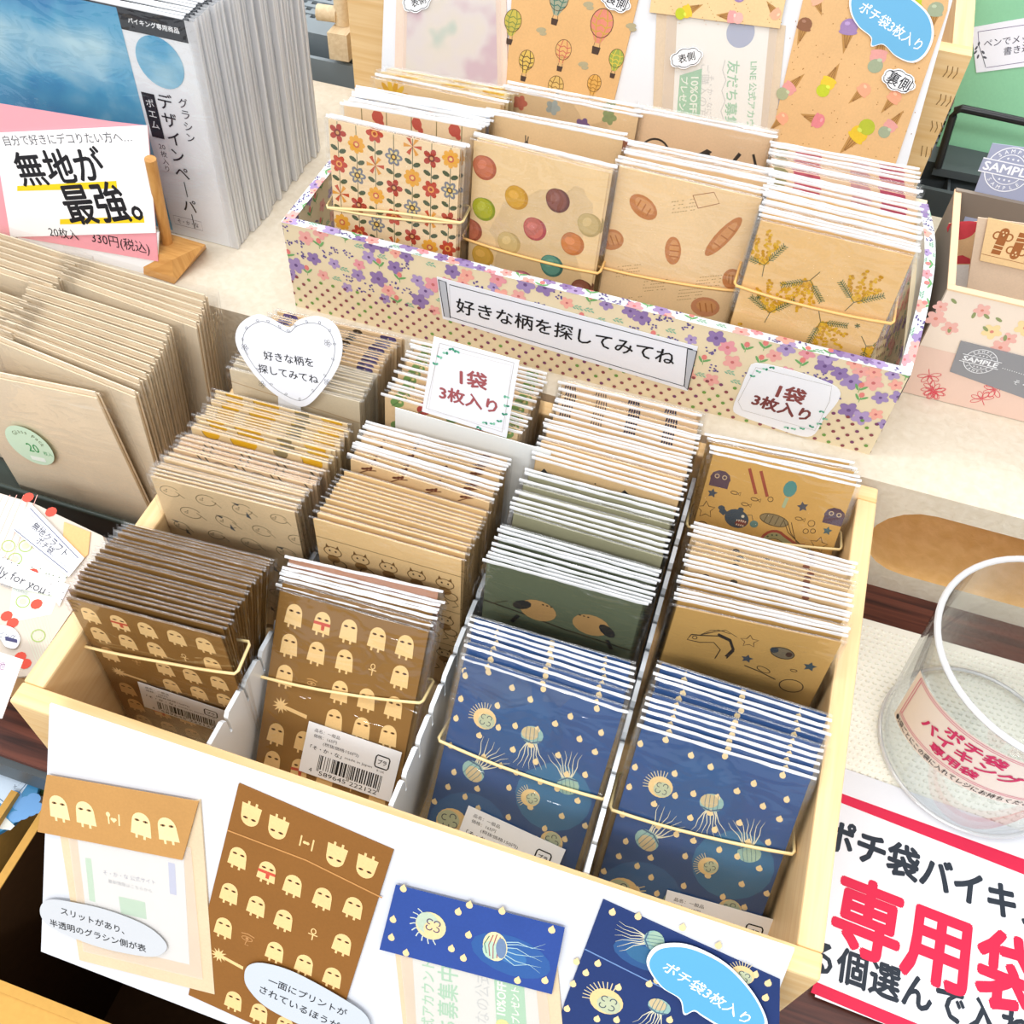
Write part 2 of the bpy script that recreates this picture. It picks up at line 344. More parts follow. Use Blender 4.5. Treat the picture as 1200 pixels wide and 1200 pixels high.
def d_jelly(I, W=74, H=110):
    for x, y, r, c in ((20, 30, 26, '#335f8f'), (55, 60, 24, '#386c92'), (30, 88, 22, '#2c5485'), (62, 20, 20, '#274a78')):
        for j in range(3): I.ell(x, y, r * (1 - j * .25), r * (1 - j * .3), c if j else '#2b4f80', 1, 30 * j, 18)
    for x, y, k, kd, r in ((15, H - 24, .95, 0, 0), (38, H - 24, 1, 1, 10), (60, H - 42, 1, 2, 200), (16, H - 51, 1.1, 1, 150), (45, H - 54, .8, 0, 40), (12, H - 80, 1.35, 0, 200), (36, H - 76, 1.05, 2, 20), (60, H - 72, 1, 0, 120), (24, H - 98, 1, 1, 90), (58, H - 95, 1.1, 2, 0)):
        jelly(I, x, y, k * 1.25, kd, r)
    rr = random.Random(3); pts = []
    for i in range(400):
        x, y = rr.uniform(1, 73), rr.uniform(1, H - 1)
        if all((x - a) ** 2 + (y - b) ** 2 > 52 for a, b in pts): pts.append((x, y))
    for x, y in pts[:72]: I.ell(x, y, 1.35, 1.55, CREAM, 2, rr.uniform(0, 90), 8); I.poly([(x - .7, y + 1.2), (x, y + 2.), (x + .7, y + 1.2)], CREAM, 2)
def d_birdline(I, W=74, H=110):
    rr = random.Random(5); i = 0
    for r in range(8):
        for c in range(4):
            x = 8 + c * 19 + (r % 2) * 8; y = H - 8 - r * 13.5; k = rr.uniform(.85, 1.15); cl = '#6d5a3c'; i += 1
            I.ring(x, y, 5 * k, 3.6 * k, .35, cl, 1, rr.uniform(-20, 20), 14, 20, 340)
            if i % 3 == 0: I.poly([(x - 2, y + 2), (x - 5, y + 4), (x - 1, y + 3.4)], '#4a4e52', 2); I.poly([(x + 2, y - 1), (x + 4, y - 6), (x + 1.4, y - 5)], '#5d6264', 2)
            I.line([(x + 3 * k, y + 1), (x + 7 * k, y - 3)], .3, cl, 1); I.ell(x - 1.5, y + 1, .4, .4, '#3a2d1c', 2, n=6); I.ring(x - 2.5, y - .5, .9, .6, .25, cl, 2, n=6)
def d_chick(I, W=74, H=110):
    for r in range(6):
        for x, k in ((11, 1), (29, 1.5), (49, .8), (66, 1.1)):
            y = H - 2 - r * 19 + (x % 3)
            I.ell(x, y, 5 * k, 4.4 * k, '#f0b824' if k != .8 else '#9b8a63', 1, 15, 12); I.ring(x, y, 5 * k, 4.4 * k, .35, '#7a5a1c', 2, 15, 12, 0, 300); I.ell(x - 3.5 * k, y + 2, 2.4 * k, 2 * k, '#f2c44a', 2, n=10)
def d_stripe(I, W=74, H=110):
    for r in range(7):
        y = H - 2 - r * 16
        for x in (13, 17, 33, 37, 52, 56, 70): I.line([(x, y + 2), (x + 1.4, y - .4), (x + .2, y - 2.6)], .9, '#4c4334', 1)
        I.ring(25, y - 2, 4, 2.6, .5, '#4c4334', 1, n=10); I.ring(45, y - 2, 4, 2.6, .5, '#4c4334', 1, n=10)
def d_purple(I, W=74, H=110):
    rr = random.Random(9)
    for r in range(7):
        for x, k in ((8, 1.1), (30, 1.5), (48, .7), (66, 1.2)):
            y = H - 1.5 - r * 16
            for j in range(6): a = j * 60; I.ell(x + 2.2 * k * math.cos(math.radians(a)), y + 2.2 * k * math.sin(math.radians(a)), 1.9 * k, 1.5 * k, rr.choice(('#5d4f86', '#6f5f98', '#4c4273')) if k != .7 else '#4b3b2c', 1, a, 8)
def d_catrow(I, W=74, H=110):
    I.line([(0, H - 12.2), (W, H - 12.2)], .4, '#8b6a3f', 1); I.line([(0, H - 42), (W, H - 42)], .4, '#8b6a3f', 1); I.line([(0, H - 72), (W, H - 72)], .4, '#8b6a3f', 1)
    for r in range(3):
        for c in range(5):
            x = 8 + c * 14.5; y = H - 21 - r * 30; cl = '#7d5a30'
            I.ring(x, y, 4.6, 3.6, .5, cl, 2, 0, 14); I.ell(x, y - 5.5, 3.4, 3, '#a67c46', 1, n=12); I.ring(x + 3, y - 9, 3.6, 3, .6, cl, 2, n=12)
            for e in (-1.6, 1.6): I.ell(x + e, y + .5, .55, .7, '#3f2a15', 3, n=6); I.poly([(x + e * 1.6 - 1, y + 2.6), (x + e * 1.9, y + 5.4), (x + e * 1.6 + 1, y + 2.6)], cl, 2)
            for e in (-5, 0, 5): I.line([(x + e, y - 12), (x + e + 2, y - 15), (x + e - 1, y - 17)], .5, cl, 1)
def d_twig(I, W=74, H=110):
    rr = random.Random(4)
    for r in range(7):
        for x in (9, 26, 44, 62):
            y = H - 3 - r * 15 + rr.uniform(-1.5, 1.5); a = rr.uniform(-.6, .6)
            I.line([(x - 4, y - 3), (x, y), (x + 5, y + 2 + a)], .6, '#7a4a30', 1)
            for j in (-2, 0, 2): I.ell(x + j, y + j * .4 + 1.2, 1.5, .8, '#6f3f2e', 1, 40 + j * 10, 7)
def d_redgreen(I, W=74, H=110):
    for r in range(7):
        for x, c in ((7, '#7ba05a'), (22, '#b33c34'), (38, '#6d9450'), (54, '#b8463c'), (68, '#82a860')):
            y = H - 2 - r * 15; I.ell(x, y, 4, 3, c, 1, 20, 12); I.ell(x + 1.5, y + 1, 1.2, .9, '#e3cf8d', 2, n=8); I.line([(x - 3, y - 3), (x, y), (x + 3, y + 4)], .4, '#4c6b3c', 2)
def d_branch(I, W=74, H=110):
    for r in range(3):
        y = H - 28 - r * 34
        I.line([(0, y + 2), (20, y), (40, y - 3), (W, y - 5)], .9, '#3b3428', 1); I.line([(4, y + 1), (12, y + 6)], .5, '#3b3428', 1)
        for x, s in ((27, -1), (53, 1)):
            I.ell(x, y + 5, 9, 7, '#b9905a', 2, 0, 18); I.ell(x + s * 8, y + 5 - s, 5, 3, '#35322f', 3, -40 * s if s > 0 else 30, 10); I.line([(x + s * 9, y - 2), (x + s * 12, y - 8)], 2, '#35322f', 3)
            for d in (-2, 0, 2): I.ell(x - s * 4 + d, y + 10, .6, .5, '#3a2b1c', 4, n=6)
def d_blob(I, W=74, H=110):
    rr = random.Random(2)
    for r in range(6):
        y = H - 9 - r * 18
        I.ell(7, y, 4.4, 3, '#3f3d3c', 1, 20, 10); I.poly([(2, y), (5, y + 5), (9, y + 1)], '#3f3d3c', 1)
        for j in range(9): I.ell(30 + (j % 4) * 2.4 + (j // 4), y + 1 + (j // 4) * 1.8, .5, .5, '#3c2d20', 1, n=5)
        I.ell(50, y, 5.5, 4.2, '#353739', 1, -15, 12); I.poly([(44, y + 1), (47, y + 6), (51, y + 3)], '#353739', 1)
        I.ring(66, y, 5, 4, .5, '#4c4030', 1); I.ell(67, y - 1, 3.4, 2.8, '#3c3e41', 2, n=10)
def d_navy(I, W=74, H=110):
    for r in range(7):
        for x, k in ((5, 1), (22, .7), (40, 1.4), (60, 1.3)):
            y = H - 2 - r * 15
            for j in range(5): I.line([(x + j * 1.5 - 3, y - 2), (x + j * 1.2 - 2.4, y + 2.4)], .7 * k, '#4b4560' if j % 2 else '#39364c', 1)
def fish(I, x, y, k=1., L=2):
    I.ell(x, y, 8.2 * k, 6.6 * k, '#3b4a55', L, -12, 18); I.poly([(x - 7 * k, y + 3 * k), (x - 12 * k, y + 7 * k), (x - 12.5 * k, y + 2 * k), (x - 9 * k, y)], '#3b4a55', L)
    I.ell(x - 11.5 * k, y + 5 * k, 2.4 * k, 1.8 * k, '#3b4a55', L, n=8); I.ell(x + 1 * k, y + 7 * k, 2 * k, 1.6 * k, '#3b4a55', L, n=8)
    I.ell(x + 3.5 * k, y - 2.4 * k, 4 * k, 2.6 * k, '#7c3b33', L + 1, 20, 12)
    for j in range(5): I.poly([(x + (j * 1.4) * k, y - .6 * k - (2 - abs(j - 2)) * -.3), (x + (j * 1.4 + 1) * k, y - .4 * k), (x + (j * 1.4 + .5) * k, y - 2. * k)], '#e8dcc0', L + 2)
    for j in range(4): I.poly([(x + (j * 1.4 + .6) * k, y - 4.6 * k), (x + (j * 1.4 + 1.6) * k, y - 4.4 * k), (x + (j * 1.4 + 1.1) * k, y - 3 * k)], '#e8dcc0', L + 2)
    I.ell(x + 3.5 * k, y + 2.6 * k, 1.1 * k, 1.1 * k, '#d9ccb0', L + 2, n=8); I.line([(x + 6 * k, y + 4 * k), (x + 9 * k, y + 5 * k), (x + 11 * k, y + .5 * k)], .35 * k, '#3a3a3a', L); I.ell(x + 12 * k, y - 1 * k, 2.8 * k, 2.6 * k, '#5f8078', L, n=12)
def star(I, x, y, r, col, L=2, ring=None, rot=0):
    q = []
    for i in range(10):
        a = math.radians(rot + 90 + i * 36); rr = r if i % 2 == 0 else r * .5; q.append((x + rr * math.cos(a), y + rr * math.sin(a)))
    if ring: I.line(q, .4, ring, L, close=True)
    else: I.poly(q, col, L)
def d_sea(I, W=74, H=110):
    for b in (0, 52):
        T = H - b
        for x in (7, 69): I.ell(x, T - 12 - (x > 50) * 6, 5.4, 4.6, '#5a4652', 2, 0, 10); I.rect(x - 5, T - 17 - (x > 50) * 6, x + 5, T - 12 - (x > 50) * 6, '#5a4652', 2); I.ring(x - 2, T - 11 - (x > 50) * 6, 1.1, 1.1, .5, '#cbb089', 3, n=8); I.ring(x + 2, T - 11 - (x > 50) * 6, 1.1, 1.1, .5, '#cbb089', 3, n=8)
        for d in (0, 6): I.line([(20 + d, T - 3), (27 + d, T - 16)], 1.6, '#9a4a38', 2)
        I.ell(43, T - 9, 3.4, 4.6, '#4f8a84', 2, 0, 12); I.line([(43, T - 14), (42.5, T - 20)], 1.8, '#a8b48c', 2)
        star(I, 5, T - 21, 2.8, '#46505a'); star(I, 52, T - 17, 3, '#4c4f58', rot=20); star(I, 4, T - 31, 5, '', 2, '#4a3a26', 10); star(I, 68, T - 27, 2.6, '#4a6466'); star(I, 66, T - 36, 4.8, '', 2, '#4a3a26')
        for x, y in ((16, -18), (27, -19), (23, -23), (52, -24)): I.ring(x, T + y, 1.9, .9, .35, '#4a3a26', 2, n=8); I.line([(x + 1.9, T + y), (x + 3.3, T + y + 1), (x + 3.3, T + y - 1), (x + 1.9, T + y)], .3, '#4a3a26', 2)
        fish(I, 21, T - 32, .8); I.ell(40, T - 28, 7.6, 3.2, '#8a7a58', 2, -4, 16); I.ring(40, T - 28, 7.6, 3.2, .4, '#4a3f2c', 3, -4)
        for j in range(4): I.line([(35 + j * 3, T - 30.5), (36 + j * 3, T - 25.5)], .35, '#4a3f2c', 3)
        for x, y, r in ((59, -25, 1.8), (61, -29, 1.3), (57.5, -30, 1.4), (35, -17, 1.4)): I.ring(x, T + y, r, r, .35, '#4a3a26', 2, n=9)
        q = [(44 + 7 * math.cos(a), T - 44 + 8 * math.sin(a)) for a in [3.6 - i * .33 for i in range(9)]] + [(56, T - 41), (60, T - 40)]
        I.line(q, 4.2, '#9a9468', 2); I.line([(p[0] - .6, p[1] + 2.2) for p in q], 1.5, '#9c4636', 2); I.line([(p[0], p[1] - 2.2) for p in q], .35, '#4a3a26', 3)
        for j in range(1, 7): I.ell(q[j][0], q[j][1], .6, .6, '#4f5a44', 3, n=6)
        I.ell(60, T - 40.5, 4.4, 2.6, '#a8a274', 3, -20, 12); I.ring(61, T - 40, 1.1, 1.1, .35, '#40382a', 4, n=8); I.ell(56, T - 39, 1.4, 1.2, '#8c3f33', 4, n=8)
        for j in range(3): I.line([(55 + j, T - 38), (52 - j * 1.5, T - 33), (48 - j * 2 + 1, T - 27)], .35, '#4a3a26', 3)
        for x, y in ((4, -42), (12, -44), (70, -47)): I.ell(x, T + y, 2.4, 3.2, '#a05a48', 3, -20, 10); I.ring(x, T + y, 3.2, 4, .4, '#4a3a26', 2, -20); [I.line([(x + d, T + y - 3.6), (x + d * 1.6, T + y - 7)], .35, '#4a3a26', 2) for d in (-2, 0, 2)]
def d_seadots(I, W=74, H=110):
    for r in range(8):
        y = H - 2 - r * 13
        for x, c in ((9, '#4d4553'), (22, '#55504a'), (37, '#3f3a36'), (55, '#96604c'), (68, '#5b5468')): I.ell(x, y + (x % 4) - 2, 1.8, 1.3, c, 1, n=7); I.ell(x + 2, y + (x % 4) - 4, 1., 1., c, 1, n=6)
def d_eel(I, W=74, H=110):
    for b in (0, 50):
        T = H - b; q = [(10, T - 16), (15, T - 15), (22, T - 13), (28, T - 15), (31, T - 21), (29, T - 27)]
        I.line(q, .7, '#3c3328', 2); I.line([(p[0] - .5, p[1] + 1.2) for p in q[2:]], 1.4, '#38302a', 2); I.line([(10, T - 16), (9, T - 20), (15, T - 20), (21, T - 18), (25, T - 22), (24, T - 29)], .5, '#3c3328', 2)
        I.ring(12, T - 17.5, 1.1, 1.1, .4, '#3c3328', 2, n=8)
        for j in range(3): I.line([(14, T - 15), (18 + j * 3, T - 10 + j), (24 + j * 3, T - 9 - j)], .3, '#3c3328', 2)
        star(I, 36, T - 12, 4.2, '', 2, '#5b4630', 8); star(I, 38, T - 24, 3, '#4a5058'); star(I, 66, T - 20, 3.3, '#3e5058'); I.ell(52, T - 15, 5.4, 3.6, '#7c6f58', 2, -8, 12); I.ring(52, T - 15, 5.4, 3.6, .5, '#3c3328', 3, -8); I.ell(48, T - 14, 2, 2, '#3f4448', 4, n=8); I.ell(55, T - 15, 1.6, 1.8, '#4a3428', 4, n=8)
        I.line([(38, T - 29), (46, T - 31), (54, T - 34)], .6, '#3c3328', 2); I.ring(47, T - 29, 3.4, 1.6, .4, '#3c3328', 2, -20); I.ring(62, T - 36, 5.5, 4.5, .5, '#3c3328', 2); I.ring(60, T - 25, 1.6, .8, .35, '#3c3328', 2, n=8)
def d_retro(I, W=74, H=110):
    for c in range(7):
        x = 5 + c * 10.7; I.line([(x, 0), (x, H)], .35, '#4f5538', 1)
        for r in range(7):
            y = H - 6 - r * 17 - (c % 2) * 6 + (c % 3) * 2; k = (c + r * 2) % 5
            for s in (-1, 1): I.ell(x + s * 2.4, y - 8.3 - (s > 0) * 1.2, 2.3, 1.3, '#4f5a3c', 2, s * 25, 8)
            if k == 4:
                for j in range(6): a = j * math.pi / 3; I.poly([(x, y), (x + 5.2 * math.cos(a - .22), y + 5.2 * math.sin(a - .22)), (x + 5.2 * math.cos(a + .22), y + 5.2 * math.sin(a + .22))], ('#c8502c', '#e8a040')[j % 2], 2)
                continue
            pc = ('#b5402e', '#efab3a', '#c4472e', '#7f8088')[k]; n = (5, 8, 6, 6)[k]
            for j in range(n): a = j * 2 * math.pi / n; I.ell(x + 3 * math.cos(a), y + 3 * math.sin(a), 2.1, 1.6, pc, 2, math.degrees(a), 8)
            if k == 3:
                for j in range(6): a = j * math.pi / 3; I.ell(x + 2.1 * math.cos(a), y + 2.1 * math.sin(a), 1.7, .8, '#e9cf8c', 3, math.degrees(a), 7)
            I.ell(x, y, 1.9, 1.9, ('#7d2f22', '#d46a4a', '#e9a050', '#5b4a38')[k], 4, n=9); I.ell(x, y, 1., 1., ('#d9a060', '#f6cf7c', '#b03a24', '#efc05a')[k], 5, n=8)
def d_weave(I, W=74, H=110, stem='#8a7a50', a='#c8574a', b='#c8574a'):
    for x in (10, 24, 38, 52, 66): I.line([(x, 0), (x, H)], .5, stem, 1)
    for r in range(9):
        for x, k in ((19, 1.2), (41, 1.), (62, 1.25)): I.ell(x, H - 3 - r * 12, 2.8 * k, 3.6, a, 2, 10, 9); I.ell(x + 2, H - 6 - r * 12, 1.6, 2, b, 2, 30, 7)
def d_blueband(I, W=74, H=110):
    I.rect(0, 0, W, H, '#66759a', 1)
    for x in (7, 13, 20, 28, 44, 57, 66): I.line([(x, 0), (x, H)], 1.1, '#d8cdb4' if x != 57 else '#e5cf6c', 2)
    I.line([(43, 0), (43, H)], 2.2, '#d98a78', 3)
def sunfl(I, x, y, k, c='#eebc3c', L=2, cc='#5a3524'):
    for j in range(14): a = j * 2 * math.pi / 14 + k; I.ell(x + 4.6 * k * math.cos(a), y + 4.6 * k * math.sin(a), 3.2 * k, 1.1 * k, c if j % 2 else '#e2a62e', L, math.degrees(a), 8)
    I.ell(x, y, 2.9 * k, 2.9 * k, cc, L + 1, n=12)
def d_sun(I, W=74, H=110):
    for r in range(4):
        T = H - r * 30; sunfl(I, 11, T - 9, 1.35); sunfl(I, 52, T - 16, 1.05); sunfl(I, 69, T - 19, .8)
        I.line([(24, T - 10), (36, T - 8), (46, T - 6)], .8, '#6b7440', 2); I.ell(32, T - 14, 5.4, 1.9, '#5f7d3c', 3, -55, 10); I.line([(29, T - 10), (36, T - 20)], .5, '#4d6a30', 4)
def d_paleflower(I, W=74, H=110):
    for r in range(6):
        for x, k in ((16, 1), (44, 1.1), (66, .9)): sunfl(I, x, H - 3 - r * 18, k, '#f2c840', 2, '#e9b63c')
        I.line([(52, H - 2 - r * 18), (58, H - 12 - r * 18)], .6, '#7d8a5a', 1)
def macaron(I, x, y, r, c, c2, rot=30, L=2):
    I.ell(x, y, r, r * .98, c2, L, rot, 20); I.ell(x - .9, y + .5, r * .86, r * .93, c, L + 1, rot, 18); I.ring(x - .9, y + .5, r * .86, r * .93, .3, c2, L + 2, rot, 18)
    I.ell(x - 1.8, y + 1.6, r * .45, r * .35, tuple(min(1, v * 1.15 + .03) for v in lin(c)), L + 2, rot, 10)
def d_macaron(I, W=74, H=110):
    G = [('#cf7550', '#b75f3f', 7, 13), ('#dba53a', '#c9912c', 26, 25), ('#8b5448', '#6f4038', 49, 21), ('#cdb27a', '#bda26a', 68, 30), ('#b4b426', '#8f9a20', 8, 36), ('#cf6d5e', '#b3474c', 38, 40), ('#d58346', '#c2733a', 60, 43), ('#d9bb7c', '#cfae6e', 24, 52), ('#5c9684', '#37756a', 50, 59), ('#8f5440', '#70402f', 69, 69), ('#c06a4c', '#a5553c', 1, 50), ('#e3b04a', '#d29f3a', 9, 64), ('#cf8090', '#b55f72', 34, 73), ('#e0986a', '#cf8456', 15, 82), ('#b8ae5a', '#a39a48', 57, 84), ('#d7af3c', '#c59c30', 30, 96), ('#8b5448', '#6f4038', 50, 104)]
    for c, c2, x, y in G: macaron(I, x, H - y, 6.6, c, c2, (x * 7) % 60)
def d_bread(I, W=74, H=110):
    def loaf(x, y, a, b, rot, c='#c9824c'):
        I.ell(x, y, a, b, c, 2, rot, 18); I.ell(x + .5, y + .8, a * .7, b * .6, '#d99a62', 3, rot, 14)
        for j in (-.4, 0, .4):
            ca = math.cos(math.radians(rot)); sa = math.sin(math.radians(rot)); X = x + j * a * ca; Y = y + j * a * sa; I.line([(X - b * .4 * sa, Y + b * .4 * ca), (X + b * .5 * sa + 1, Y - b * .5 * ca)], .7, '#b8713c', 4)
    loaf(16, H - 18, 8.5, 5.5, -30); loaf(60, H - 24, 14, 3.8, 62); loaf(36, H - 38, 8, 4.4, 100); loaf(2, H - 40, 7, 6, 20); loaf(70, H - 46, 5, 6, 0); loaf(60, H - 66, 8, 6, 10, '#cf8c62'); loaf(30, H - 84, 9, 5, 0); loaf(66, H - 95, 8, 5, 30); loaf(10, H - 100, 8, 5, -20)
    I.line([(40, H - 6), (44, H - 12), (54, H - 7), (50, H - 2)], .4, '#a9683c', 2, close=True)
    rr = random.Random(8)
    for x, y in ((8, 55), (24, 60), (52, 50), (44, 60), (30, 12), (12, 74), (50, 76), (24, 98)):
        for l in range(4):
            q = [(x + k * 1.3, H - y - l * 2 + k * .5) for k in range(10)]
            for p in q:
                if rr.random() < .75: I.line([p, (p[0] + .8, p[1] + .4)], .3, '#a07a48', 1)
def mimosa(I, x, y, k, rot, L=2):
    ca, sa = math.cos(math.radians(rot)), math.sin(math.radians(rot))
    def t(p): return (x + (p[0] * ca - p[1] * sa) * k, y + (p[0] * sa + p[1] * ca) * k)
    rr = random.Random(int(x * 7 + y))
    for a, ln in ((-40, 14), (-16, 17), (8, 17), (28, 13)):
        for i in range(12):
            s = ln * (i + 1) / 12; sp = 1.9 * (1 - .5 * i / 12)
            for _ in range(2):
                p = t((math.sin(math.radians(a)) * s + rr.uniform(-sp, sp), math.cos(math.radians(a)) * s + rr.uniform(-.6, .6))); I.ell(p[0], p[1], .85 * k, .8 * k, rr.choice(('#d9a21e', '#e3b02c', '#c98f18')), L, 0, 6)
    for a, ln in ((-62, 13), (44, 14)):
        d = (math.sin(math.radians(a)), math.cos(math.radians(a))); I.line([t((0, 0)), t((d[0] * ln, d[1] * ln))], .35 * k, '#4d5a34', L)
        for i in range(3, 12):
            s = ln * i / 12
            for sg in (-1, 1):
                c = (d[0] * s, d[1] * s); e = (c[0] + (d[0] * .7 + sg * d[1] * .9) * 1.7, c[1] + (d[1] * .7 - sg * d[0] * .9) * 1.7); I.line([t(c), t(e)], .4 * k, '#5f6f40', L + 1)
    I.line([t((0, 0)), t((-1, -6))], .35 * k, '#5d5a3c', L)
def d_mimosa(I, W=74, H=110):
    for x, y, r in ((8, 22, 15), (32, 24, 160), (56, 30, -15), (18, 47, 0), (44, 45, 215), (70, 52, 230), (6, 76, 10), (34, 84, 20), (62, 92, 30), (66, 72, 230), (14, 104, 0), (42, 108, 10)): mimosa(I, x, H - y, 1.05, r)
    for x, y in ((10, 40), (62, 42), (40, 66), (52, 64), (28, 66), (20, 90), (50, 95)):
        for a in (0, 60, 120): I.line([(x - 1.4 * math.cos(math.radians(a)), H - y - 1.4 * math.sin(math.radians(a))), (x + 1.4 * math.cos(math.radians(a)), H - y + 1.4 * math.sin(math.radians(a)))], .5, '#56633c', 2)
def d_pink(I, W=74, H=110):
    for r in range(6):
        for x, k, c in ((18, 1.5, '#cf6070'), (46, 1.1, '#d9a0a0'), (62, 1.4, '#c2506a'), (5, .8, '#a9a070')):
            y = H - 2 - r * 17
            for j in range(5): a = j * 72; I.ell(x + 2.8 * k * math.cos(math.radians(a)), y + 2.2 * k * math.sin(math.radians(a)), 2.6 * k, 1.9 * k, c, 1, a, 9)
def d_tulip(I, W=74, H=110):
    for r in range(4):
        T = H - r * 28
        for x, y, c in ((7, -5, '#d4705a'), (26, -4, '#a9b0a8'), (44, -10, '#7d5f8c'), (52, -14, '#8a6a94'), (69, -16, '#c95c50'), (58, -3, '#94a06c')):
            for j in range(5): a = j * 72; I.ell(x + 2.2 * math.cos(math.radians(a)), T + y + 2 * math.sin(math.radians(a)), 2.2, 1.7, c, 2, a, 9)
        for x in (14, 32): I.ell(x, T - 14, 4.6, 1.8, '#6f8f4a', 2, -20, 10); I.line([(x - 4, T - 12), (x + 8, T - 17)], .5, '#5d7a3c', 3)
def d_rabbit(I, W=74, H=110):
    for x, y in ((22, 14), (52, 26), (20, 44), (54, 58), (26, 76), (56, 90)):
        I.ell(x, H - y, 1.7, 2.4, '#5a5048', 2, 0, 10); I.ell(x, H - y + 2.8, 1.2, 1.3, '#5a5048', 2, n=8); I.line([(x - .4, H - y + 3.5), (x - .9, H - y + 7)], .6, '#5a5048', 2); I.line([(x + .4, H - y + 3.5), (x + .8, H - y + 6.6)], .6, '#5a5048', 2)
def d_panda(I, W=74, H=110):
    for r in range(3):
        T = H - r * 36
        I.ring(13, T - 20, 8, 8, 1.1, '#33312f', 2, 0, 18, 10, 185); I.ell(21, T - 19, 1.6, 2, '#33312f', 3, n=8); I.ring(12, T - 19, 2.4, 3, .6, '#5b4a3a', 2, 0, 8, 90, 260)
        I.poly([(34, T - 22), (36, T - 16), (41, T - 12), (44, T - 13), (41, T - 17)], '#33312f', 2); I.line([(41, T - 14), (48, T - 20), (56, T - 22), (57, T - 15), (59, T - 11)], 2, '#33312f', 2)
        I.line([(66, T - 10), (69, T - 16), (72, T - 20)], 1.4, '#33312f', 2); I.ell(70, T - 26, 4, 1.9, '#3c3e3a', 2, -5, 10)
def d_dark(I, W=74, H=110):
    for r in range(4):
        T = H - r * 26; I.poly([(2, T - 10), (18, T - 10), (18, T - 16), (2, T - 15)], '#4a4038', 2) if 0 else None
        I.rect(20, T - 16, 34, T - 9, '#4a4440', 2); I.rect(42, T - 17, 56, T - 11, '#44484c', 2); I.ell(31, T - 11, 5, 3, '#cfa878', 3, 0, 10); I.line([(66, T - 14), (70, T - 18), (73, T - 17)], .4, '#8b5a3c', 2); I.line([(4, T - 9), (12, T - 13)], .6, '#8b5a3c', 2)
def d_cats(I, W=74, H=110):
    for r in range(5):
        I.poly([(12, H - 6 - r * 22), (14, H - 3 - r * 22), (16, H - 5 - r * 22), (18, H - 3 - r * 22), (19, H - 8 - r * 22)], '#a5785a', 2); I.ell(46, H - 8 - r * 22, 3, 1.6, '#b07a64', 2, n=9)
def d_none(I, W=74, H=110): pass
def d_flap(I, W=74, H=110):
    I.line([(0, H - 8), (W, H - 14)], .3, '#b98c50', 1)
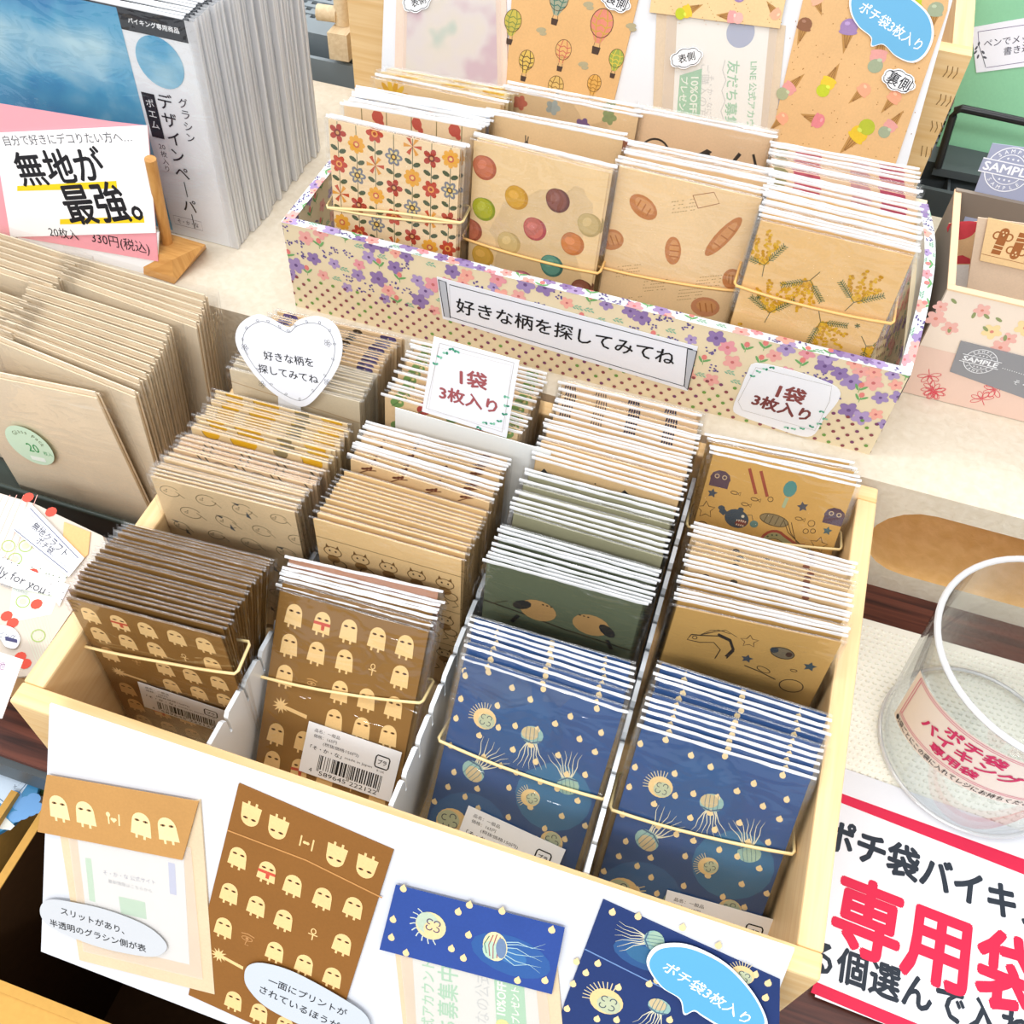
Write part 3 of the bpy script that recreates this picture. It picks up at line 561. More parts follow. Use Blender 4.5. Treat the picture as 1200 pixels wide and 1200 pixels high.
# ---------------------------------------------------------------- setting and big pieces
FB = .3915                                      # front face of the foam block
def setting():
    m = Mb(); m.box(-1.6, -1.2, -.82, 1.6, 2.6, -.80); tag(m.build('floor', M_FLOOR), kind='structure')
    t = thing('display_table', 'reddish brown wooden table top under the tray and the foam block', 'table')
    m = Mb(); m.box(-1.1, .1255, -.022, .7, 1.35, 0); m.build('table_top', M_ROSE, t)
    m = Mb(); m.box(-1.1, .122, -.026, .7, .1255, -.004); lb(m.build('edge_strip', M_DPLAS, t), 'dark grey edge strip')
    for x in (-1.0, .6):
        for y in (.2, 1.25): m = Mb(); m.box(x, y, -.80, x + .05, y + .05, -.022); m.build('leg', M_ROSE, t)
    # foam block with a hand hole
    b = thing('foam_block', 'cream foam block with a rounded hole under the flower box', 'block')
    x0, x1, y1, zt = -.85, .62, .655, .09
    def hole(cx, hw, zc, hh, n=10):
        q = []
        for sx, a0 in ((1, -90), (-1, 90)):
            for i in range(n + 1):
                a = math.radians(a0 + 180 * i / n); q.append((cx + sx * (hw - hh) + hh * math.cos(a), zc + hh * math.sin(a)))
        return q
    H = hole(.186, .0735, .046, .0285); outer = [(x0, 0), (x1, 0), (x1, zt), (x0, zt)]
    m = Mb(); vs = [Vector((p[0], FB, p[1])) for p in outer + H]
    tri = tessellate_polygon([[Vector((p[0], p[1], 0)) for p in outer], [Vector((p[0], p[1], 0)) for p in H]])
    al = outer + H
    for t3 in tri:
        a, b_, c = (al[i] for i in t3); ar = (b_[0] - a[0]) * (c[1] - a[1]) - (c[0] - a[0]) * (b_[1] - a[1]); q = [vs[i] for i in t3]
        m.face(q if ar > 0 else q[::-1])
    m.face([(x0, FB, zt), (x1, FB, zt), (x1, y1, zt), (x0, y1, zt)]); m.face([(x0, y1, 0), (x0, y1, zt), (x1, y1, zt), (x1, y1, 0)])
    m.face([(x0, FB, 0), (x0, FB, zt), (x0, y1, zt), (x0, y1, 0)]); m.face([(x1, FB, 0), (x1, y1, 0), (x1, y1, zt), (x1, FB, zt)])
    m.build('slab', M_FOAM, b)
    m = Mb(); m.grid([[(p[0], FB + .0, p[1]) for p in H], [(p[0], FB + .085, .046 + (p[1] - .046) * .9) for p in H]], closed=True)
    m.face([(p[0], FB + .085, .046 + (p[1] - .046) * .9) for p in H][::-1]); lb(m.build('hand_hole', M_FOAMI, b), 'tan hollow')
    # wooden tray
    X0, X1, Y0, Y1, T, Z = -.255, .1025, .1235, .3815, .0105, .095
    tr = thing('wooden_tray', 'large pale pine tray holding four rows of small envelope packets', 'tray')
    def bev(x0, y0, z0, x1, y1, z1, name, mat):
        bm = Mb(); bm.box(x0, y0, z0, x1, y1, z1); o = bm.build(name, mat, tr)
        md = o.modifiers.new('b', 'BEVEL'); md.width = .0012; md.segments = 2; return o
    bev(X0, Y0, 0, X1, Y0 + T, Z, 'front_board', M_PINE); bev(X0, Y1 - T, 0, X1, Y1, Z, 'back_board', M_PINE)
    bev(X0, Y0 + T, 0, X0 + T, Y1 - T, Z, 'side_board', M_PINEY); bev(X1 - T, Y0 + T, 0, X1, Y1 - T, Z, 'side_board', M_PINEY)
    bev(X0 + T, Y0 + T, .002, X1 - T, Y1 - T, .006, 'base', M_PINE)
    for i in range(5):
        m = Mb(); q = [(X1 - .013 - .004 + j * .0045, Y0 - .0004, .004 + .0 + i * .018) for j in range(3)]
    for i, (dx, who) in enumerate(((-.1688, 'white stepped plastic divider between the two brown ghost bundles'), (-.0815, 'white stepped plastic divider between ghost bundle and left jellyfish bundle'), (.0068, 'white stepped plastic divider between the two navy jellyfish bundles'))):
        d = thing('divider', who, 'divider', 'stepped dividers in the wooden tray', (dx, 0, 0))
        m = Mb(); m.box(-.0011, Y0 + T + .001, .006, .0011, Y1 - T - .001, .066); m.build('panel', M_WPLAS, d)
        for k in range(14):
            y = Y0 + T + .003 + k * .0167; m = Mb(); pts = [(y, .066), (y + .0152, .066), (y + .0152, .078), (y + .013, .0805), (y + .002, .0805), (y, .078)]
            m.slab(pts, lambda u, v, n: Vector((n, u, v)), -.0011, .0011); m.build('tab', M_WPLAS, d)
setting()
# ---------------------------------------------------------------- flower box on the foam
def flower(I, x, y, k, c, c2='#7a5a86', L=1):
    for j in range(5): a = j * 72 + k * 50; I.ell(x + 2.1 * k * math.cos(math.radians(a)), y + 2.1 * k * math.sin(math.radians(a)), 2. * k, 1.5 * k, c, L, a, 8)
    I.ell(x, y, .8 * k, .8 * k, c2, L + 1, n=7)
def floral(I, x0, y0, x1, y1, seed, dens=1., dots=None, tulips=True):
    rr = random.Random(seed); A = (x1 - x0) * (y1 - y0); I.clipr = (x0, y0, x1, y1)
    pts = []
    for i in range(int(A * .09 * dens)):
        x, y = rr.uniform(x0, x1), rr.uniform(y0, y1)
        if any((x - a) ** 2 + (y - b) ** 2 < 30 / dens for a, b in pts): continue
        if dots and y < dots: continue
        pts.append((x, y)); t = rr.random()
        if t < .32: flower(I, x, y, rr.uniform(.9, 1.5), rr.choice(('#a08ab8', '#9078aa', '#ae98c4')), '#6b5284')
        elif t < .5: flower(I, x, y, rr.uniform(.9, 1.4), rr.choice(('#e8a8a0', '#eeaa9a', '#e49aa2')), '#c87070')
        elif t < .68:
            for j in range(9): I.ell(x + rr.uniform(-3, 3), y + rr.uniform(-2.4, 2.4), .65, .6, rr.choice(('#5a4a86', '#6a5a96')), 1, n=6)
        elif t < .84:
            for s in (-1, 1): I.ell(x + s * 1.8, y + .6, 2.5, .7, '#6fa866', 1, s * 40 + rr.uniform(-20, 20), 8)
            I.line([(x, y - 3), (x, y + 2)], .35, '#6fa866', 1); I.ell(x, y + 2.6, 1.5, 1.9, '#e0807a', 2, n=8)
        else:
            for j in range(5): I.ell(x + j - 2, y + (j % 2) * 1.6 - .8, 1.2, .5, '#8bb79a', 1, 60 * (j % 2) - 30, 7)
    if dots:
        r = 0; y = y0 + 2
        while y < dots + 1:
            x = x0 + (r % 2) * 3.9
            while x < x1: I.ell(x, y, 1.15, 1.15, rr.choice(('#8c4a52', '#8c4a52', '#7a4468', '#6f9a4a', '#8c4a52')), 1, n=8); x += 7.8
            y += 4.4; r += 1
    I.clipr = None
BX0, BX1, BY, BYB, BZ, BT = -.2545, .0965, .4095, .566, .09, .1515
def flower_box():
    b = thing('flower_paper_box', 'box lined with purple flower and dotted paper, holding packets on the foam', 'box')
    cream = '#e6d6b4'; t = .0045
    I = Ink(); I.set(.001, 0, 0, 0, .001, 0); Wm = (BX1 - BX0) * 1000; Hm = (BT - BZ) * 1000
    floral(I, 0, 0, Wm, Hm, 5, .75, dots=24)
    m = Mb(); m.box(BX0, BY, BZ, BX1, BY + t, BT, cream)
    m.ink(I, lambda u, v, n: Vector((BX0 + u, BY - n, BZ + v)), .00005); m.build('front_panel', M_PAPER, b)
    for x, nm in ((BX0, 1), (BX1 - t, -1)):
        I = Ink().set(.001, 0, 0, 0, .001, 0); floral(I, 0, 0, (BYB - BY) * 1000, Hm, 11, .75, dots=24)
        m = Mb(); m.box(x, BY + t, BZ, x + t, BYB, BT, cream)
        m.ink(I, (lambda u, v, n: Vector((x - n, BYB - u, BZ + v))) if nm > 0 else (lambda u, v, n: Vector((x + t + n, BY + u, BZ + v))), .00005)
        m.ink(I, (lambda u, v, n: Vector((x + t + n, BY + u, BZ + v))) if nm > 0 else (lambda u, v, n: Vector((x - n, BYB - u, BZ + v))), .00005); m.build('side_panel', M_PAPER, b)
    m = Mb(); m.box(BX0, BYB, BZ, BX1, BYB + t, BT, cream); m.build('back_panel', M_PAPER, b)
    m = Mb(); m.box(BX0 + t, BY + t, BZ + .0005, BX1 - t, BYB, BZ + .003, cream); m.build('base', M_PAPER, b)
    # folded rim, bluish white paper with the same flowers: front, left, right (right one bulges upwards)
    for nm, L0, hz in (('f', BX1 - BX0, 0), ('l', BYB - BY, 0), ('r', BYB - BY, .012)):
        I = Ink().set(.001, 0, 0, 0, .001, 0); floral(I, 0, 0, L0 * 1000, 7.5, 21 + ord(nm), 1.0); m = Mb()
        z = BT + .0003
        def fn(u, v, n, nm=nm, hz=hz):
            bz = hz * math.sin(min(1, max(0, u / (BYB - BY))) * math.pi)
            if nm == 'f': return Vector((BX0 + u, BY - .0005 + v * .8, z + n))
            if nm == 'l': return Vector((BX0 - .0005 + v * .8, BYB - u, z + n))
            return Vector((BX1 + .0005 - v * .8 + bz * .3, BY + u, z + n + bz))
        k = 12
        for i in range(k):
            a, c = L0 * i / k, L0 * (i + 1) / k
            m.face([fn(a, 0, 0), fn(c, 0, 0), fn(c, .0075, 0), fn(a, .0075, 0)], '#e3e8e8')
            if nm == 'r': m.face([fn(a, 0, 0), fn(a, 0, -.02), fn(c, 0, -.02), fn(c, 0, 0)], '#e3e8e8'); m.face([fn(a, .0075, 0), fn(c, .0075, 0), fn(c, .0075, -.02), fn(a, .0075, -.02)], '#e3e8e8')
        m.ink(I, fn, .0001); m.build('rim', M_PAPER, b)
    return b
flower_box()
# ---------------------------------------------------------------- packets
PW, PH, FW, FH = .0740, .1152, .0785, .1172
KR = '#e6c597'
DES = {  # design: (paper colour, drawing)
 'ghost': ('#8a6430', d_ghosts), 'bird': ('#f0d2a4', d_birdline), 'beige': ('#e4d3b6', d_none), 'mark': ('#f5d2a6', d_stripe), 'chick': ('#f5d8a6', d_chick), 'plain': ('#e2d2b4', d_flap), 'violet': ('#f5d4a4', d_purple),
 'pinkish': ('#b5846a', d_none), 'catrow': ('#f3cd92', d_catrow), 'twig': ('#f0cc98', d_twig), 'redgreen': ('#f2d0a0', d_redgreen),
 'jelly': ('#2d4f82', d_jelly), 'branch': ('#626a52', d_branch), 'olive': ('#a6a282', d_none), 'blob': ('#f0cb96', d_blob), 'navy': ('#f3d0a2', d_navy),
 'sea': ('#cfa25a', d_sea), 'eel': ('#cba05c', d_eel), 'seadots': ('#eccb9a', d_seadots),
 'retro': ('#f8d9ac', d_retro), 'weave': ('#fadcb2', d_weave), 'blueband': ('#dcc9a6', d_blueband), 'sun': ('#f2cf9c', d_sun), 'paleflower': ('#fae0ac', d_paleflower),
 'macaron': ('#f5d29c', d_macaron), 'rabbit': ('#f2ce9c', d_rabbit), 'tulip': ('#f3ce9c', d_tulip), 'bread': ('#f7d3a0', d_bread), 'dark': ('#f2cc9c', d_dark), 'cats': ('#f5d0a2', d_cats), 'panda': ('#f3cea4', d_panda),
 'mimosa': ('#efc384', d_mimosa), 'pink': ('#f5d2ac', d_pink)}
_env = {}
def env_mesh(d):
    if d not in _env:
        c, fn = DES[d]; I = Ink(); I.clipr = (0, 0, 74, 110); fn(I); k = PW / 74; kz = PH / 110
        m = Mb(); dk = tuple(x * .82 for x in lin(c)); inner = lin('#ead9b8') if d not in ('jelly',) else lin('#c9bfa8')
        m.box(-PW / 2, .0, .001, PW / 2, .0003, PH, c)
        m.box(-PW / 2 + .0002, .00036, .001, PW / 2 - .0003, .00060, PH - .0005, inner); m.box(-PW / 2 + .0004, .00066, .001, PW / 2 - .0002, .0009, PH - .0002, c)
        I2 = Ink(); I2.P = I.P
        m.ink(I2, lambda u, v, n: Vector((-PW / 2 + u * k, -n, .001 + v * (kz - .00001))), .00002, .00003)
        _env[d] = m.mesh('envelope_' + d, [M_KRAFT])
    return _env[d]
_slv = {}
def sleeve_mesh(kind):
    if kind not in _slv:
        rr = random.Random(str(kind)); m = Mb(); nx, nz = 8, 9; hw = FW / 2; style = kind[0]
        def sheet(sg):
            rows = []
            for j in range(nz + 1):
                z = FH * .984 * j / nz; r = []
                for i in range(nx + 1):
                    x = -hw + FW * i / nx; e = (1 - abs(2 * i / nx - 1) ** 4) * (1 - (j / nz) ** 6)
                    r.append(Vector((x, .00045 + sg * (.00075 + .0005 * e) + (rr.uniform(-.00012, .00012) if 0 < i < nx else 0), z)))
                rows.append(r)
            m.grid(rows if sg < 0 else [r[::-1] for r in rows], m=0); return rows[-1]
        sheet(-1); sheet(1)
        # folded, wrinkled top edge
        rows = []
        for q in range(6):
            an = math.pi * q / 5; r = []
            for i in range(17):
                x = -hw + FW * i / 16; dz = FH * .984 + FH * (.011 if style == 'w' else .007) * math.sin(an) + rr.uniform(-.0002, .0002)
                r.append(Vector((x, .00045 - math.cos(an) * .0007 + rr.uniform(-.00012, .00012), dz)))
            rows.append(r)
        m.grid(rows, m=1)
        for s in (-1, 1):                       # welded side seams
            q = [Vector((s * (hw + .0006 + rr.uniform(0, .0006)), .0008 + rr.uniform(-.0004, .0004), FH * j / 8)) for j in range(9)]
            m.grid([[Vector((s * hw, .0006, FH * j / 8)) for j in range(9)], q] if s > 0 else [q, [Vector((s * hw, .0006, FH * j / 8)) for j in range(9)]], m=0)
        _slv[kind] = m.mesh('sleeve_' + kind, [M_FILM, M_FOLDW if style == 'w' else M_FOLDT])
    return _slv[kind]
ORD = ['front', 'second', 'third', 'fourth', 'fifth', 'sixth', 'seventh', 'eighth', 'ninth', 'tenth', 'eleventh', 'twelfth', 'thirteenth', 'fourteenth', 'fifteenth', 'sixteenth', 'seventeenth', 'eighteenth', 'nineteenth', 'twentieth', 'twenty-first', 'twenty-second']
def ordw(i, n):
    if i == 0: return 'frontmost'
    if i == n - 1: return 'rearmost'
    return ORD[i] + ' from the front'
FIRST = {}
def stack(key, n, fr, bk, l0, l1, d, what, where, style='w', zb=.008, xr=None, base0=None, roll=0., col=None, jit=1.):
    """n packets from photo corners fr=(TL, TR) of the front one to bk of the rear one, leaning back l0..l1 degrees"""
    def end(c, l):
        a = math.radians(l); z = zb + FH * math.cos(a); A = at(*c[0], z); B = at(*c[1], z); C = (A + B) / 2
        return C - Vector((0, math.sin(a) * FH, math.cos(a) * FH)), math.atan2(B.y - A.y, B.x - A.x) * .6
    (p0, y0), (p1, y1) = end(fr, l0), end(bk, l1); res = []
    for i in range(n):
        t = i / max(1, n - 1); p = p0.lerp(p1, t); l = l0 + (l1 - l0) * t
        x = p.x + (R_.random() - .5) * .0022 * jit
        if xr: x = min(max(x, xr[0]), xr[1])
        M = Matrix.Translation((x, p.y, zb + R_.random() * .0015 * jit)) @ Matrix.Rotation(y0 + (y1 - y0) * t + (R_.random() - .5) * .012 * jit, 4, 'Z') @ Matrix.Rotation(-math.radians(l + (R_.random() - .5) * .8 * jit), 4, 'X') @ Matrix.Rotation(math.radians(roll + (R_.random() - .5) * .8 * jit), 4, 'Y')
        lab = '%s of the %s, %s' % (ordw(i, n), what, where) if n > 1 else '%s, %s' % (what, where)
        e = bpy.data.objects.new('envelope_packet', None); COL.objects.link(e); e.empty_display_size = .01; e.matrix_world = M
        tag(e, lab, 'packet', '%s, %s' % (what, where))
        link('envelope', env_mesh(d), e, Matrix.Identity(4))
        link('clear_sleeve', sleeve_mesh((style if R_.random() < .72 else 't') + str(R_.randrange(3))), e, Matrix.Identity(4))
        res.append(e)
    FIRST[key] = res[0].matrix_world.copy() if False else (p0, y0, l0, roll, zb, res[0]); FIRST[key + '_all'] = res
    return res
def pmat(key): return FIRST[key][5].matrix_world if False else Matrix(FIRST[key][5].matrix_basis)
def local_px(M, px, py, y=-.0015):
    Mi = M.inverted(); o = Mi @ CAM; d = (Mi.to_3x3() @ ray(px, py)); t = (y - o.y) / d.y; q = o + d * t; return (q.x, q.z)
_lab = {}
def barcode_ink(w=44., h=26.):
    I = Ink().set(.001, 0, 0, 0, .001, 0); I.clipr = None
    g = '#4a4a50'
    I.text('品名：一般品', 9.5, h - 3.2, 1.9, g, 1, fit=12); I.text('価格：165円', 9, h - 6.0, 1.9, g, 1, fit=11); I.text('(税抜価格150円)', 17, h - 8.8, 1.9, g, 1, fit=17)
    I.text('「そ・か・な」', 10.5, h - 12, 2.3, '#22242a', 1, fit=15, bold=.01); I.text('made in Japan', 26, h - 12, 1.7, g, 1, fit=13)
    code = '4589645222122'; Lc = '0001101 0011001 0010011 0111101 0100011 0110001 0101111 0111011 0110111 0001011'.split()
    G = [''.join('1' if c == '0' else '0' for c in s)[::-1] for s in Lc]; Rr = [''.join('1' if c == '0' else '0' for c in s) for s in Lc]; par = 'LGLLGG'
    bits = '101' + ''.join((Lc if par[i] == 'L' else G)[int(code[i + 1])] for i in range(6)) + '01010' + ''.join(Rr[int(c)] for c in code[7:]) + '101'
    x0 = 8.; k = 30. / 95; i = 0
    while i < 95:
        if bits[i] == '1':
            j = i
            while j < 95 and bits[j] == '1': j += 1
            I.rect(x0 + i * k, 4.2 if i not in (0, 2, 46, 48, 92, 94) else 3, x0 + j * k, 11.4, '#1d2026', 1); i = j
        else: i += 1
    I.text('4', 5.2, 2.6, 3, '#1d2026', 1); I.text('589645', 15.8, 2.3, 3, '#1d2026', 1, fit=13); I.text('222122', 30.6, 2.3, 3, '#1d2026', 1, fit=13)
    cx, cy = w - 7.5, h - 8
    q = [(cx - 2.6, cy - 3), (cx + 2.6, cy - 3), (cx + 3.2, cy - 2), (cx + 3.2, cy + 2), (cx + 2.6, cy + 3), (cx - 2.6, cy + 3), (cx - 3.2, cy + 2), (cx - 3.2, cy - 2)]
    for a, b in ((0, 2), (2, 4), (4, 6), (6, 8)): I.line([q[i % 8] for i in range(a, b + 1)][0:3], .6, '#1d2026', 1)
    I.text('プラ', cx, cy, 2.6, '#1d2026', 2, bold=.02, fit=4); I.text('袋・台紙', cx, cy - 4.6, 1.1, g, 1, fit=3.5)
    return I
def add_label(key, TL, TR, what, w=44., h=26.):
    M = pmat(key); a = local_px(M, *TL); b = local_px(M, *TR); d = Vector((b[0] - a[0], b[1] - a[1])); ang = math.atan2(d.y, d.x)
    k = d.length / (w / 1000)
    m = Mb(); u = Vector((math.cos(ang), 0, math.sin(ang))) * k; v = Vector((-math.sin(ang), 0, math.cos(ang))) * k; o = Vector((a[0], -.0013, a[1])) - v * h / 1000
    fn = lambda x, y, n: o + u * x + v * y + Vector((0, -n, 0))
    m.slab([(0, 0), (w / 1000, 0), (w / 1000, h / 1000), (0, h / 1000)], fn, 0, .0001, '#eef1f6'); m.ink(barcode_ink(w, h), fn, .00012, .00004)
    lb(m.build('price_label', M_PAPER, FIRST[key][5], Matrix.Identity(4)), what)
def band(key, L, Rr, depth, what, mat=M_BAND, sag=.002, r=.0008, double=False):
    """rubber band round the bundle, seen from L to R in the photo"""
    M = pmat(key); a = local_px(M, *L, -.002); b = local_px(M, *Rr, -.002); hw = FW / 2 + .0014
    h0 = a[1] + (b[1] - a[1]) * ((-hw - a[0]) / (b[0] - a[0])); h1 = a[1] + (b[1] - a[1]) * ((hw - a[0]) / (b[0] - a[0]))
    m = Mb()
    for dz in ((0, .0022) if double else (0,)):
        pts = []
        for i in range(9): t = i / 8; pts.append(Vector((-hw + .001 + (2 * hw - .002) * t, -.0021 - .0002 * math.sin(t * 9), h0 + (h1 - h0) * t - sag * math.sin(t * math.pi) * (1 - dz * 300) + dz * math.sin(t * 3.1))))
        pts += [Vector((hw, -.0005, h1 + .0004)), Vector((hw, depth, h1 + .003)), Vector((hw - .001, depth + .0015, h1 + .003)), Vector((-hw + .001, depth + .0015, h0 + .003)), Vector((-hw, depth, h0 + .003)), Vector((-hw, -.0005, h0 + .0004))]
        m.tubep([M @ p for p in pts], r, n=6, close=True)
    tag(m.build('rubber_band', mat), what, 'rubber band', 'rubber bands round the front bundles')
TRY = 'wooden tray'
S = stack
C1 = (-.2075, -.195)
S('c1A', 21, ((86, 700), (262, 742)), ((147, 611), (325, 655)), 3, 30, 'ghost', 'brown ghost packets', 'front left of tray', 't', xr=C1, roll=-1)
S('c1B', 12, ((163, 555), (345, 595)), ((194, 528), (368, 570)), 1, 3, 'bird', 'kraft bird outline packets', 'behind left ghost packets', 't', xr=C1)
S('c1C', 9, ((197, 524), (371, 567)), ((214, 505), (383, 547)), 3, 4, 'mark', 'tan packets with black strokes', 'left column of tray', 't', xr=C1)
S('c1D', 15, ((218, 500), (386, 543)), ((253, 458), (411, 496)), 4, 6, 'chick', 'yellow chick packets', 'in front of the heart card', 't', xr=C1)
S('c1E', 11, ((257, 429), (415, 467)), ((285, 398), (445, 436)), 6, 8, 'plain', 'pale unprinted packets', 'behind the heart card', 't', xr=C1)
S('c1F', 12, ((290, 392), (447, 432)), ((325, 362), (475, 392)), 8, 8, 'violet', 'violet flower packets', 'back left corner of tray', 't', xr=C1)
C2 = (-.1275, -.1225)
S('c2A', 7, ((325, 690), (518, 738)), ((341, 668), (527, 708)), 36, 33, 'ghost', 'brown ghost packets', 'second column front', 'w', xr=(-.127, -.124))
S('c2A2', 2, ((343, 665), (528, 703)), ((346, 658), (530, 692)), 33, 31, 'pinkish', 'pinkish brown packets', 'behind the second ghost bundle', 'w', xr=C2)
S('c2B', 13, ((366, 606), (545, 655)), ((409, 553), (572, 601)), 3, 8, 'catrow', 'tan seated cat packets', 'second column middle', 't', xr=C2)
S('c2C', 12, ((412, 534), (585, 593)), ((439, 497), (602, 538)), 8, 8, 'twig', 'kraft packets with brown twigs', 'before the white divider sheet', 'w', xr=C2)
S('c2D', 16, ((462, 463), (630, 514)), ((505, 404), (650, 440)), 8, 8, 'redgreen', 'red and green fruit packets', 'behind the white divider sheet', 'w', xr=C2)
C3 = (-.0375, -.036)
S('c3A', 9, ((533, 765), (742, 837)), ((567, 722), (755, 777)), 36, 30, 'jelly', 'navy jellyfish packets', 'third column front', 'w', xr=(-.0365, -.0355))
S('c3B', 11, ((564, 655), (758, 705)), ((592, 613), (777, 668)), 8, 9, 'branch', 'dark green bird packets', 'third column', 'w', xr=C3)
S('c3C', 10, ((609, 603), (787, 655)), ((629, 554), (805, 598)), 9, 9, 'olive', 'olive green packets', 'middle of third column', 'w', xr=C3)
S('c3D', 11, ((629, 535), (798, 585)), ((646, 486), (818, 530)), 9, 9, 'blob', 'kraft packets with black blobs', 'back of third column', 'w', xr=C3)
S('c3E', 9, ((648, 478), (818, 525)), ((661, 445), (826, 482)), 9, 8, 'navy', 'kraft packets with dark strokes', 'rear end of third column', 'w', xr=C3)
C4 = (.0482, .0515)
S('c4A', 11, ((749, 848), (967, 911)), ((786, 774), (974, 837)), 36, 28, 'jelly', 'navy jellyfish packets', 'fourth column front', 'w', xr=(.0495, .0505))
S('c4B', 8, ((800, 714), (995, 747)), ((808, 675), (997, 716)), 8, 9, 'eel', 'ochre eel drawing packets', 'fourth column', 'w', xr=C4)
S('c4B2', 10, ((811, 664), (997, 706)), ((818, 614), (998, 657)), 9, 10, 'seadots', 'kraft packets with small dark dots', 'middle of fourth column', 'w', xr=C4)
S('c4C', 6, ((840, 533), (1017, 567)), ((838, 514), (1006, 538)), 24, 22, 'sea', 'ochre deep sea packets', 'back of fourth column', 'w', xr=C4)
# flower box
zb = .094
S('f1A', 4, ((382, 137), (545, 175)), ((388, 132), (549, 168)), 6, 8, 'retro', 'retro flower packets', 'left end of flower box', 'w', zb)
S('f1B', 7, ((405, 123), (562, 147)), ((415, 117), (570, 142)), 6, 8, 'weave', 'cream packets with red blossoms', 'behind the retro flower packets', 'w', zb)
S('f1C', 7, ((418, 113), (572, 138)), ((426, 105), (578, 130)), 9, 11, 'blueband', 'blue grey striped packets', 'behind red blossom packets', 'w', zb)
S('f1D', 2, ((440, 90), (586, 120)), ((443, 88), (589, 117)), 9, 11, 'sun', 'sunflower packets', 'behind blue grey striped packets', 'w', zb)
S('f1E', 8, ((450, 88), (590, 112)), ((469, 79), (600, 98)), 9, 11, 'paleflower', 'pale yellow flower packets', 'rear left of flower box', 't', zb)
S('f2A', 4, ((557, 160), (715, 202)), ((561, 154), (719, 194)), 6, 8, 'macaron', 'macaron packets', 'front of flower box', 'w', zb)
S('f2B', 4, ((571, 132), (731, 160)), ((574, 127), (734, 154)), 9, 11, 'rabbit', 'kraft rabbit packets', 'behind the macaron packets', 'w', zb)
S('f2C', 5, ((597, 104), (747, 132)), ((603, 98), (751, 124)), 9, 11, 'tulip', 'spring flower packets', 'behind the rabbit packets', 'w', zb)
S('f3A', 5, ((729, 193), (888, 230)), ((733, 184), (893, 219)), 6, 8, 'bread', 'bread packets', 'front of flower box', 'w', zb)
S('f3B', 7, ((735, 181), (899, 212)), ((742, 166), (903, 198)), 9, 11, 'dark', 'kraft packets with dark blocks', 'behind the bread packets', 'w', zb)
S('f3D', 6, ((748, 130), (908, 160)), ((752, 122), (912, 149)), 9, 11, 'panda', 'kraft packets with black curls', 'rear middle of flower box', 'w', zb)
S('f4A', 12, ((892, 254), (1072, 297)), ((901, 213), (1076, 258)), 6, 8, 'mimosa', 'yellow mimosa packets', 'right end of flower box', 'w', zb)
S('f4B', 12, ((902, 208), (1077, 252)), ((906, 168), (1080, 197)), 9, 11, 'pink', 'pink flower packets', 'behind the mimosa packets', 'w', zb)
bpy.context.view_layer.update()
add_label('c1A', (161, 799), (263, 833), 'white price label with barcode')
add_label('c2A', (362, 845), (471, 882), 'white price label with barcode')
add_label('c3A', (549, 944), (663, 996), 'white price label'); add_label('c4A', (782, 1043), (911, 1079), 'white price label')
add_label('f2A', (574, 310), (665, 345), 'white price label'); add_label('f3A', (726, 360), (826, 378), 'white price label')
band('c1A', (116, 760), (284, 791), .012, 'yellow rubber band round the leftmost brown ghost bundle')
band('c2A', (314, 794), (505, 826), .016, 'yellow rubber band round the second column ghost bundle')
band('c3A', (515, 868), (708, 937), .02, 'cream rubber band round the left navy jellyfish bundle')
band('c4A', (726, 951), (937, 1003), .024, 'cream rubber band round the right navy jellyfish bundle')
band('c4C', (826, 620), (1010, 648), .012, 'cream rubber band round the deep sea bundle')
band('f1A', (384, 243), (545, 262), .01, 'double yellow rubber band round the retro flower bundle', double=True)
band('f2A', (535, 277), (692, 318), .01, 'orange rubber band round the macaron bundle', M_BANDO)
band('f3A', (695, 311), (860, 340), .012, 'orange rubber band round the bread bundle', M_BANDO)
band('f4A', (868, 336), (1040, 378), .02, 'orange rubber band round the mimosa bundle', M_BANDO)
# ---------------------------------------------------------------- cards and signs
def pxslab(parent, name, pl, px, n0, n1, col, mat=None, ink=None, side=None, label=None, step=.00004):
    """flat piece of paper or board standing on plane pl, outline given by its photo corners"""
    m = Mb(); m.slab(pl.px(px), pl.p, n0, n1, col, side=side)
    if ink: m.ink(ink, pl.p, n1 + .00003, step)
    o = m.build(name, mat or M_PAPER, parent)
    if label: lb(o, label)
    return o
def smooth(pts, n=6):
    """closed Catmull-Rom outline"""
    out = []; N = len(pts)
    for i in range(N):
        p0, p1, p2, p3 = (pts[(i + j - 1) % N] for j in range(4))
        for k in range(n):
            t = k / n; out.append(tuple(.5 * (2 * p1[d] + (p2[d] - p0[d]) * t + (2 * p0[d] - 5 * p1[d] + 4 * p2[d] - p3[d]) * t * t + (3 * p1[d] - p0[d] - 3 * p2[d] + p3[d]) * t ** 3) for d in (0, 1)))
    return out
def local(I, pl, px, py, scale=1., tow=None):
    """millimetre frame at a photo point; x axis towards photo point tow"""
    a = pl.uv(px, py); s = .001 * scale
    ang = 0
    if tow: b = pl.uv(*tow); ang = math.atan2(b[1] - a[1], b[0] - a[0])
    c, n = math.cos(ang) * s, math.sin(ang) * s; I.T = (c, -n, a[0], n, c, a[1]); return I
def wavy(I, pl, c, rx, ry, col, wd=.35, wob=.6, n=40, lay=3):
    q = [(rx * math.cos(t) + wob * math.cos(9 * t), ry * math.sin(t) + wob * math.sin(9 * t)) for t in [2 * math.pi * i / n for i in range(n)]]
    I.line(q, wd, col, lay, close=True)
